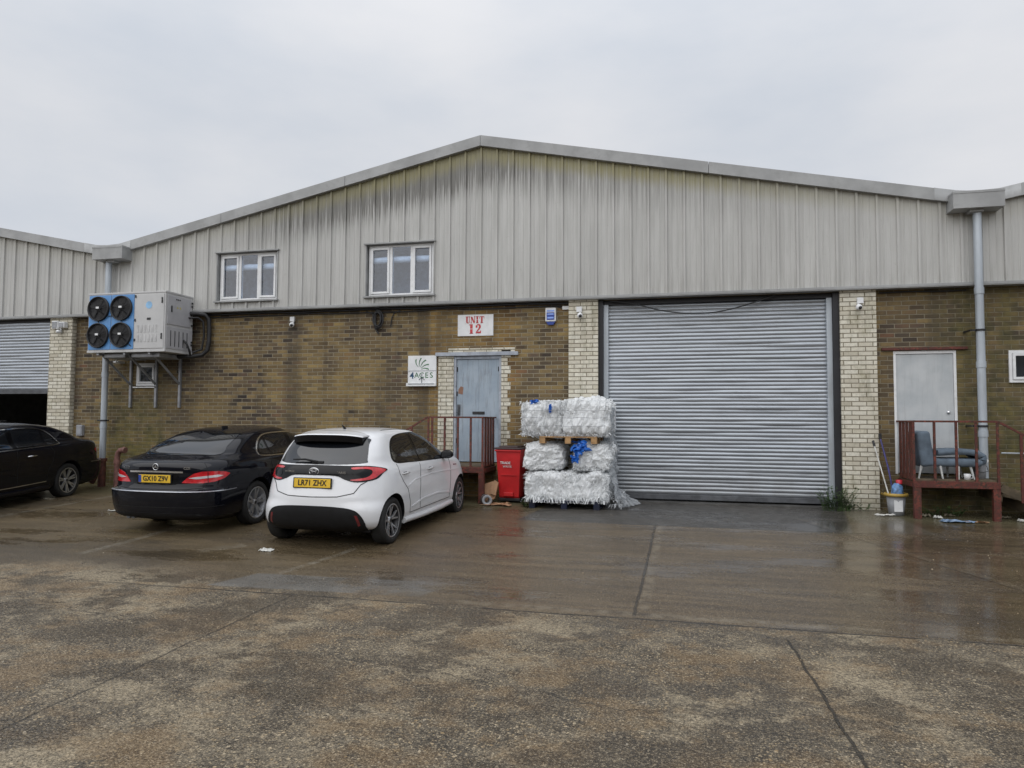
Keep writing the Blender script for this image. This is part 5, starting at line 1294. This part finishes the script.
def hatchback():
    #            z    yr    yf    w    cr   cf   nr   nf
    lv = [(.205, .22, 3.78, .80, .44, .7, 3.2, 2.6), (.27, .08, 3.88, .845, .46, .8, 3.3, 2.6), (.36, .025, 3.92, .868, .50, .85, 3.2, 2.5), (.50, .00, 3.94, .874, .56, .9, 3.0, 2.5),
          (.62, .005, 3.94, .874, .62, .95, 2.6, 2.4), (.74, .03, 3.91, .872, .64, 1.0, 2.6, 2.4), (.84, .055, 3.84, .866, .66, 1.0, 2.6, 2.4), (.92, .075, 3.66, .855, .68, 1.0, 2.6, 2.5), (.975, .085, 3.40, .838, .70, .95, 2.7, 2.6),
          (1.02, .115, 3.14, .812, .72, .9, 2.8, 2.6), (1.07, .165, 2.98, .783, .66, .8, 2.9, 2.7), (1.17, .275, 2.74, .742, .48, .7, 3.1, 2.8), (1.29, .385, 2.46, .692, .42, .6, 3.3, 2.8), (1.38, .47, 2.22, .645, .42, .6, 3.3, 2.8),
          (1.435, .52, 2.02, .600, .5, .6, 3.0, 2.8), (1.465, .64, 1.80, .520, .5, .6, 2.6, 2.4), (1.485, .85, 1.50, .36, .3, .3, 2.2, 2.2), (1.492, 1.1, 1.3, .12, .08, .08, 2, 2)]
    sp = dict(levels=lv, L=3.94, W=.872, axles=(.60, 3.16), R=.305, arch=.345, rim=.215, paint=M['p_white'], pax=.95, taper=.02,
              bulge=[(.62, .42, .022, .62, .28), (3.16, .40, .02, .60, .25), (1.9, .8, -.022, .52, .22), (1.9, .9, -.012, .80, .1)])
    c = Car(sp, 'parked_hatchback', 'white hatchback parked tail-out in the middle of the yard with yellow plate LR71 ZHX', (-4.605, -4.78, -.168), (.030, 0, -.035), group='cars parked outside the units')
    # glazing
    c.patch('R', [(-.60, 1.075), (-.615, 1.12), (-.57, 1.30), (-.53, 1.375), (-.2, 1.385), (.2, 1.385), (.53, 1.375), (.57, 1.30), (.615, 1.12), (.60, 1.075), (.3, 1.06), (-.3, 1.06)], 'rear_window', M['glass'], .005)
    for md, in (('S',), ('L',)):
        c.patch(md, [(.74, 1.10), (.80, 1.25), (.95, 1.36), (1.2, 1.405), (1.55, 1.415), (1.85, 1.40), (2.1, 1.335), (2.38, 1.20), (2.62, 1.065), (2.78, .985), (2.6, .968), (1.9, .985), (1.15, 1.015), (.83, 1.035)], 'window_trim', M['gloss'], .003)
        c.patch(md, [(.775, 1.11), (.83, 1.235), (.97, 1.34), (1.2, 1.385), (1.46, 1.395), (1.50, 1.20), (1.53, 1.01), (1.15, 1.03), (.855, 1.055)], 'rear_side_window', M['glass'], .007)
        c.patch(md, [(1.60, 1.20), (1.58, 1.395), (1.84, 1.38), (2.08, 1.315), (2.33, 1.195), (2.55, 1.075), (2.56, .99), (2.1, .997), (1.63, 1.008)], 'front_side_window', M['glass'], .007)
        # shut lines
        c.line(md, [(1.53, .98), (1.52, .75), (1.50, .50), (1.50, .34)], 'door_seam', M['seam']); c.line(md, [(2.66, .96), (2.72, .8), (2.70, .55), (2.66, .34), (1.5, .33), (1.12, .33)], 'door_seam', M['seam'])
        c.line(md, [(.80, 1.03), (.80, .9), (.90, .78), (1.05, .66), (1.13, .48), (1.13, .33)], 'door_seam', M['seam'])
        handle(c, .98, .885, M['p_white'], md); handle(c, 1.88, .87, M['p_white'], md)
        c.patch(md, [(2.84, .835), (2.84, .85), (2.98, .84), (2.98, .828)], 'side_badge', M['gloss'], .004, smooth=False)
        c.line(md, [(1.05, .70), (1.3, .765), (1.9, .79), (2.6, .775), (3.1, .76)], 'crease_line', M['p_white'], .012, .006)
        c.line(md, [(1.2, .40), (1.6, .46), (2.2, .47), (2.66, .42)], 'crease_line', M['p_white'], .02, .008)
        sx = 1 if md == 'S' else -1
        mb = MB(); mb.tube([(sx * .835, .97, .245), (sx * .85, 1.6, .235), (sx * .85, 2.3, .235), (sx * .835, 2.80, .25)], .045, 8); mb.build('side_sill', M['p_white'], c.root)
        side_mirror(c, sx * .82, 2.42, 1.00, M['gloss'])
    # roof spoiler: dark blade, body-coloured top skin
    secs = [[], []]
    for i in range(17):
        u = -1 + i / 8; x = u * .505; f = abs(u) ** 3.5; yb = .33 + .10 * f; dz = .035 * f
        secs[0].append([(x, yb, 1.345 - dz), (x * 1.005, yb - .012, 1.43 - dz), (x * 1.03, .58, 1.455 - dz * 1.6), (x * 1.0, .58, 1.36 - dz)])
        secs[1].append([(x * 1.006, yb - .004, 1.4305 - dz), (x * 1.006, yb + .01, 1.444 - dz), (x * 1.03, .58, 1.470 - dz * 1.6), (x * .99, .86, 1.479 - dz * 2.0), (x * .99, .86, 1.44 - dz * 2.0), (x * 1.03, .58, 1.4555 - dz * 1.6)])
    for sec, mt, nm in ((secs[0], M['gloss'], 'roof_spoiler'), (secs[1], M['p_white'], 'spoiler_skin')):
        n = len(sec[0]); mb = MB(); mb.add([p for r in sec for p in r], [(i * n + k, i * n + (k + 1) % n, (i + 1) * n + (k + 1) % n, (i + 1) * n + k) for i in range(16) for k in range(n)])
        mb.add(sec[0], [list(range(n))[::-1]]); mb.add(sec[-1], [list(range(n))]); o = mb.build(nm, mt, c.root, fix=True)
    # rear band, lamps
    c.patch('P', [(-47, 1.035), (-30, 1.045), (0, 1.05), (30, 1.045), (47, 1.035), (62, .985), (57, .94), (50, .87), (36, .842), (27, .875), (19, .925), (0, .93), (-19, .925), (-27, .875), (-36, .842), (-50, .87), (-57, .94), (-62, .985)], 'rear_trim_band', M['gloss'], .006)
    for md in 'PQ':
        c.patch(md, [(33, 1.022), (46, 1.022), (60, .98), (54, .93), (47, .875), (35, .858), (31, .875), (42, .895), (47, .94), (47, .985), (42, 1.0), (33, .998)], 'tail_light', M['lamp'], .012)
        c.patch(md, [(33, .985), (44, .978), (44, .94), (39, .91), (33, .905)], 'indicator_lamp', M['gloss'], .010)
        c.patch(md, [(33.0, .44), (34.8, .44), (37.5, .32), (36.0, .30)], 'fog_reflector', M['lampd'], .012, smooth=False)
        c.line(md, [(44, .86), (38, .81), (33, .71), (21, .668), (0, .66)], 'hatch_seam', M['seam'], .009)
    c.patch('P', [(-40, .22), (-41, .30), (-37, .44), (-31, .515), (-18, .545), (0, .55), (18, .545), (31, .515), (37, .44), (41, .30), (40, .22), (0, .215)], 'lower_bumper', M['matt'], .010)
    c.plate(.832, 'LR71 ZHX', tilt=-6); badge(c, .975, 'ovals')
    h, _ = c.ray('R', -.33, .965); text('HYBRID', .032, M['chrome'], c.root, (-.36, h.y - .010, .97), sx=1.2); h, _ = c.ray('R', .36, .97); text('YARIS', .040, M['chrome'], c.root, (.37, h.y - .010, .965), sx=1.35)
    h, _ = c.ray('R', -.05, 1.10); mb = MB(); mb.bbox(-.08, .09, h.y - .045, h.y + .02, 1.055, 1.10, .015); mb.tube([(0, h.y - .035, 1.09), (-.18, h.y - .03, 1.12), (-.36, h.y - .02, 1.115)], [.016, .012, .008], 8); mb.build('rear_wiper', M['matt'], c.root)
    mb = MB(); mb.bbox(-.30, .30, .35, .8, .17, .24, .02); mb.build('exhaust', M['matt'], c.root)
    c.line('T', [(.50, .95), (.53, 1.8), (.50, 2.2)], 'roof_seam', M['seam'], .012); c.line('T', [(-.50, .95), (-.53, 1.8), (-.50, 2.2)], 'roof_seam', M['seam'], .012)
    mb = MB(); mb.tube([(.0, .88, 1.485), (0, .80, 1.54)], [.02, .006], 8); mb.build('aerial', M['matt'], c.root)
    c.wheels('machined', radians(4))
    mb = MB(); mb.bbox(-.70, .70, .25, 3.7, .19, .26, .02); mb.build('underbody', M['matt'], c.root)
    return c
hatchback()

def saloon(S, name, label, loc, rot, style, full):
    ly, lw, lz = S; LO = 61 if full else 60
    lv = [(.18, .30, 4.68, .80, .50, .8, 2.8, 2.6), (.26, .09, 4.80, .88, .46, .8, 3.2, 2.6), (.40, .03, 4.86, .915, .48, .9, 3.1, 2.4), (.56, .00, 4.87, .926, .50, .95, 3.0, 2.4), (.615, .00, 4.87, .927, .50, .95, 3.0, 2.4),
          (.645, .045, 4.87, .925, .58, 1.0, 2.7, 2.4), (.70, .07, 4.85, .926, .58, 1.0, 2.8, 2.4), (.80, .085, 4.78, .925, .60, 1.05, 2.8, 2.4), (.90, .09, 4.55, .918, .60, 1.05, 2.8, 2.5), (.96, .095, 4.25, .905, .62, 1.0, 2.8, 2.6),
          (1.00, .115, 3.95, .885, .60, .9, 2.6, 2.7), (1.03, .17, 3.72, .855, .60, .8, 2.7, 2.7), (1.055, .32, 3.58, .822, .50, .7, 2.8, 2.7), (1.085, .54, 3.45, .79, .42, .65, 3.0, 2.7), (1.16, .70, 3.24, .750, .36, .6, 3.2, 2.7), (1.26, .93, 2.98, .700, .34, .6, 3.2, 2.7),
          (1.335, 1.14, 2.76, .655, .34, .6, 3.2, 2.7), (1.38, 1.33, 2.66, .615, .40, .55, 2.9, 2.6), (1.41, 1.50, 2.56, .56, .40, .5, 2.7, 2.5), (1.432, 1.68, 2.46, .46, .26, .26, 2.5, 2.4), (1.445, 1.86, 2.36, .30, .14, .14, 2.2, 2.2), (1.450, 2.0, 2.26, .12, .05, .05, 2, 2)]
    # stretch the flat part of the roof: rear and front curves moved apart
    lv = [(z * lz, yr * ly, yf * ly, w * lw, cr, cf, nr, nf) for z, yr, yf, w, cr, cf, nr, nf in lv]
    sp = dict(levels=lv, L=4.87 * ly, W=.925 * lw, axles=(1.16 * ly, 4.034 * ly), R=.330, arch=.375, rim=.235, paint=M['p_black'], pax=1.0, taper=.035,
              bulge=[(1.16 * ly, .48, .016, .70, .25), (4.03 * ly, .45, .015, .66, .22), (2.6 * ly, .9, -.012, .55, .2)])
    c = Car(sp, name, label, loc, rot, group='cars parked outside the units')
    Y = lambda p: [(a * ly, b * lz) for a, b in p]; Xs = lambda p: [(a * lw, b * lz) for a, b in p]; Pz = lambda p: [(a, b * lz) for a, b in p]
    c.patch('R', Xs([(-.63, 1.095), (-.60, 1.20), (-.55, 1.32), (-.50, 1.37), (-.2, 1.382), (.2, 1.382), (.50, 1.37), (.55, 1.32), (.60, 1.20), (.63, 1.095), (.3, 1.085), (-.3, 1.085)]), 'rear_window', M['glass'], .005)
    for md, sx in (('S', 1), ('L', -1)):
        c.patch(md, Y([(1.31, 1.075), (1.40, 1.21), (1.55, 1.305), (1.80, 1.352), (2.4, 1.348), (2.75, 1.29), (3.05, 1.175), (3.33, 1.045), (3.38, .99), (2.9, .985), (2.1, .995), (1.39, 1.015)]), 'window_trim', M['chrome'], .003)
        c.patch(md, Y([(1.335, 1.075), (1.42, 1.195), (1.56, 1.288), (1.80, 1.334), (2.4, 1.330), (2.74, 1.272), (3.03, 1.157), (3.29, 1.035), (3.33, 1.003), (2.9, 1.00), (2.1, 1.01), (1.40, 1.03)]), 'window_border', M['gloss'], .005)
        c.patch(md, Y([(1.66, 1.03), (1.64, 1.29), (1.80, 1.318), (2.24, 1.318), (2.28, 1.02)]), 'rear_side_window', M['glass'], .008, smooth=False)
        c.patch(md, Y([(1.375, 1.07), (1.44, 1.18), (1.58, 1.268), (1.61, 1.03), (1.42, 1.04)]), 'quarter_window', M['glass'], .008, smooth=False)
        c.patch(md, Y([(2.38, 1.02), (2.36, 1.315), (2.74, 1.258), (3.02, 1.145), (3.24, 1.035), (3.24, 1.015)]), 'front_side_window', M['glass'], .008, smooth=False)
        c.line(md, Y([(2.33, .98), (2.33, .7), (2.33, .36)]), 'door_seam', M['seam']); c.line(md, Y([(1.62, 1.04), (1.52, .9), (1.56, .72), (1.66, .58), (1.70, .36), (2.43, .35)]), 'door_seam', M['seam']); c.line(md, Y([(2.43, .35), (3.5, .35), (3.56, .7), (3.5, .95)]), 'door_seam', M['seam'])
        c.line(md, Y([(1.70, .375), (2.5, .36), (3.45, .37)]), 'sill_trim', M['chrome'], .012, .006) if not full else None
        handle(c, 2.02 * ly, .86 * lz, M['chrome'] if not full else M['p_black'], md); handle(c, 3.0 * ly, .84 * lz, M['chrome'] if not full else M['p_black'], md)
        side_mirror(c, sx * .86 * lw, 3.12 * ly, 1.02, M['p_black'])
        mb = MB(); mb.tube([(sx * .87 * lw, 1.60 * ly, .27), (sx * .885 * lw, 2.4 * ly, .26), (sx * .87 * lw, 3.58 * ly, .27)], .05, 8); mb.build('side_sill', M['p_black'], c.root)
    for md in 'PQ':
        c.patch(md, Pz([(25, .735), (29, .80), (34, .862), (40, .888), (LO - 10, .888), (LO - 4, .872), (LO, .845), (LO - 5, .785), (LO - 12, .745), (40, .728)]), 'tail_light', M['lamp'], .010, smooth=False)
        o = c.patch(md, Pz([(30, .80), (36, .818), (LO - 10, .838), (LO - 6, .825), (LO - 10, .805), (36, .785)]), 'light_strip', M['lampw'], .0135, smooth=False)
        c.line(md, Pz([(44, .735), (44, .884)]), 'lamp_seam', M['lampd'], .010, .0145)
        c.line(md, Pz([(44, .89), (43, .96), (42, 1.0)]), 'boot_seam', M['seam'], .007); c.line(md, Pz([(44, .73), (40, .66), (20, .645), (0, .645)]), 'boot_seam', M['seam'], .008)
        c.line(md, Pz([(0, .617), (20, .617), (40, .617), (58, .617), (68, .62)]), 'bumper_strip', M['chromed'], .010, .005)
    for md in 'PQ': c.line(md, Pz([(0, .40), (30, .40), (55, .41)]), 'bumper_groove', M['seam'], .008)
    for md in 'SL': c.line(md, Y([(.55, .80), (1.3, .84), (2.4, .83), (3.6, .80)]), 'crease_line', M['p_black'], .014, .006)
    c.line('P', Pz([(-26, .882), (-12, .886), (0, .887), (12, .886), (26, .882)]), 'boot_handle', M['chrome'], .022, .014)
    c.patch('P', Pz([(-44, .22), (-42, .30), (0, .315), (42, .30), (44, .22), (0, .20)]), 'lower_bumper', M['matt'], .006)
    if full:
        c.patch('R', Xs([(-.30, .865), (.30, .865), (.36, .80), (.32, .71), (-.32, .71), (-.36, .80)]), 'plate_recess', M['gloss'], .003)
        c.plate(.79 * lz, 'GX10 Z9V', True); badge(c, .955 * lz, 'star')
        for x, tx in ((-.52, 'E 220'), (.48, 'CDI')):
            h, _ = c.ray('R', x, .945); text(tx, .05, M['chrome'], c.root, (x, h.y - .008, .935), rot=(pi / 2, 0, -.28 if x < 0 else .28), sx=1.1)
    mb = MB(); mb.bbox(-.012, .012, 1.56 * ly, 1.70 * ly, 1.39 * lz, 1.465 * lz, .008); mb.build('aerial', M['matt'], c.root)
    c.wheels(style)
    mb = MB(); mb.bbox(-.74, .74, .3, 4.5 * ly, .2, .28, .02); mb.build('underbody', M['matt'], c.root)
    mb = MB(); mb.tube([(-.5, .15, .24), (-.5, .6, .24)], .035, 10); mb.tube([(-.42, .15, .24), (-.42, .6, .24)], .035, 10); mb.build('exhaust', M['steel'], c.root)
    return c
saloon((1, 1, 1), 'parked_saloon', 'black saloon parked tail-out beside the white hatchback with yellow plate GX10 Z9V', (-7.215, -4.50, -.160), (.035, 0, .0), 'silver', True)
saloon((1.07, 1.02, 1.02), 'parked_saloon', 'long black saloon side-on at the left picture edge, before the half-open roller door', (-12.66, -.50, -.005), (-.042, 0, -3.00), 'multi', False)

# ---------------------------------------------------------------- light, sky, camera
def world():
    w = bpy.data.worlds.new('World'); scene.world = w; w.use_nodes = True; nt = w.node_tree; nt.nodes.clear()
    N = nt.nodes.new; L = nt.links.new
    out = N('ShaderNodeOutputWorld'); bg = N('ShaderNodeBackground'); L(bg.outputs[0], out.inputs[0]); bg.inputs[1].default_value = .10
    sky = N('ShaderNodeTexSky'); sky.sky_type = 'NISHITA'; sky.sun_disc = False; sky.sun_elevation = radians(SUN_EL); sky.sun_rotation = radians(SUN_AZ); sky.air_density = 1; sky.dust_density = 4
    tc = N('ShaderNodeTexCoord'); mp = N('ShaderNodeMapping'); mp.inputs['Scale'].default_value = (1.0, 1.0, 2.6); L(tc.outputs['Generated'], mp.inputs[0])
    no = N('ShaderNodeTexNoise'); no.inputs['Scale'].default_value = 1.5; no.inputs['Detail'].default_value = 6; no.inputs['Roughness'].default_value = .52; L(mp.outputs[0], no.inputs['Vector'])
    sp = N('ShaderNodeSeparateXYZ'); L(tc.outputs['Generated'], sp.inputs[0])
    g = Sk(nt, sp.outputs[2]); yy = Sk(nt, sp.outputs[1]); n = Sk(nt, no.outputs[0])
    lum = (7.3 + g.step(.3, 1.0) * 4.2) * (.86 + n.step(.25, .78) * .22) * (1 + yy.step(.2, -.9) * .25 * g.step(.1, .5))
    c = N('ShaderNodeMix'); c.data_type = 'RGBA'; L(n.step(.3, .7).v, c.inputs[0]); c.inputs[6].default_value = (.90, .975, 1.09, 1); c.inputs[7].default_value = (1.0, 1.01, 1.045, 1)
    vm = N('ShaderNodeVectorMath'); vm.operation = 'SCALE'; L(c.outputs[2], vm.inputs[0]); L(lum.v, vm.inputs['Scale'])
    mx = N('ShaderNodeMix'); mx.data_type = 'RGBA'; mx.inputs[0].default_value = .95; L(sky.outputs[0], mx.inputs[6]); L(vm.outputs[0], mx.inputs[7]); L(mx.outputs[2], bg.inputs[0])
SUN_EL, SUN_AZ = 44, 200
world()
sun = bpy.data.lights.new('sun', 'SUN'); sun.energy = 1.5; sun.angle = radians(95); sun.color = (1, .975, .94)
so = bpy.data.objects.new('sun', sun); COL.objects.link(so)
az = radians(SUN_AZ); el = radians(SUN_EL)
d_ = Vector((sin(az) * cos(el), cos(az) * cos(el), sin(el))); so.rotation_euler = d_.to_track_quat('Z', 'Y').to_euler()
so.location = (0, -20, 30)

cam = bpy.data.cameras.new('camera'); co = bpy.data.objects.new('camera', cam); COL.objects.link(co); scene.camera = co
cam.sensor_width = 36; cam.lens = 710.4 / 1024 * 36; cam.clip_end = 2000; cam.clip_start = .05
yaw, pit, rol = radians(-13.63), radians(2.87), radians(.30)
f_ = Vector((sin(yaw) * cos(pit), cos(yaw) * cos(pit), sin(pit))); r_ = Vector((cos(yaw), -sin(yaw), 0)); u_ = r_.cross(f_)
r2, u2 = r_ * cos(rol) + u_ * sin(rol), -r_ * sin(rol) + u_ * cos(rol)
Rm = Matrix((r2, u2, -f_)).transposed().to_4x4(); co.matrix_world = Matrix.Translation((0, -13.0, 1.484)) @ Rm
vs = scene.view_settings; vs.view_transform = 'Standard'; vs.look = 'None'; vs.exposure = 0; vs.gamma = 1; vs.use_curve_mapping = False
scene.render.engine = 'CYCLES'; scene.cycles.use_denoising = True; scene.cycles.max_bounces = 6; scene.cycles.diffuse_bounces = 3; scene.cycles.glossy_bounces = 3; scene.cycles.transparent_max_bounces = 8
def split_islands(o):
    """each separate piece of a mesh becomes an object of its own under the same parent"""
    bm = bmesh.new(); bm.from_mesh(o.data); left = set(bm.verts); groups = []
    while left:
        st = [left.pop()]; g = list(st)
        while st:
            for e in st.pop().link_edges:
                for v in e.verts:
                    if v in left: left.discard(v); st.append(v); g.append(v)
        groups.append([v.index for v in g])
    bm.free()
    if len(groups) < 2: return
    me = o.data; sm = [p.use_smooth for p in me.polygons]; polys = [list(p.vertices) for p in me.polygons]; base = o.name.split('.')[0]
    for gi, g in enumerate(groups):
        mp = {v: i for i, v in enumerate(sorted(g))}; mb = MB(); mb.v = [tuple(me.vertices[v].co) for v in sorted(g)]
        for p, q in zip(polys, sm):
            if p[0] in mp: mb.f.append([mp[v] for v in p]); mb.sm.append(q)
        n = mb.build(base, me.materials[0], o.parent); n.matrix_local = o.matrix_local.copy()
    bpy.data.objects.remove(o)
for o in [q for q in bpy.data.objects if q.type == 'MESH' and q.name.split('.')[0] in ('block', 'hinge', 'pipe_clip', 'stringer', 'top_board', 'bottom_board', 'stair_tread', 'latch', 'fan_cable', 'front_louvre', 'lamp_housing', 'window_flashing', 'lens')]: split_islands(o)
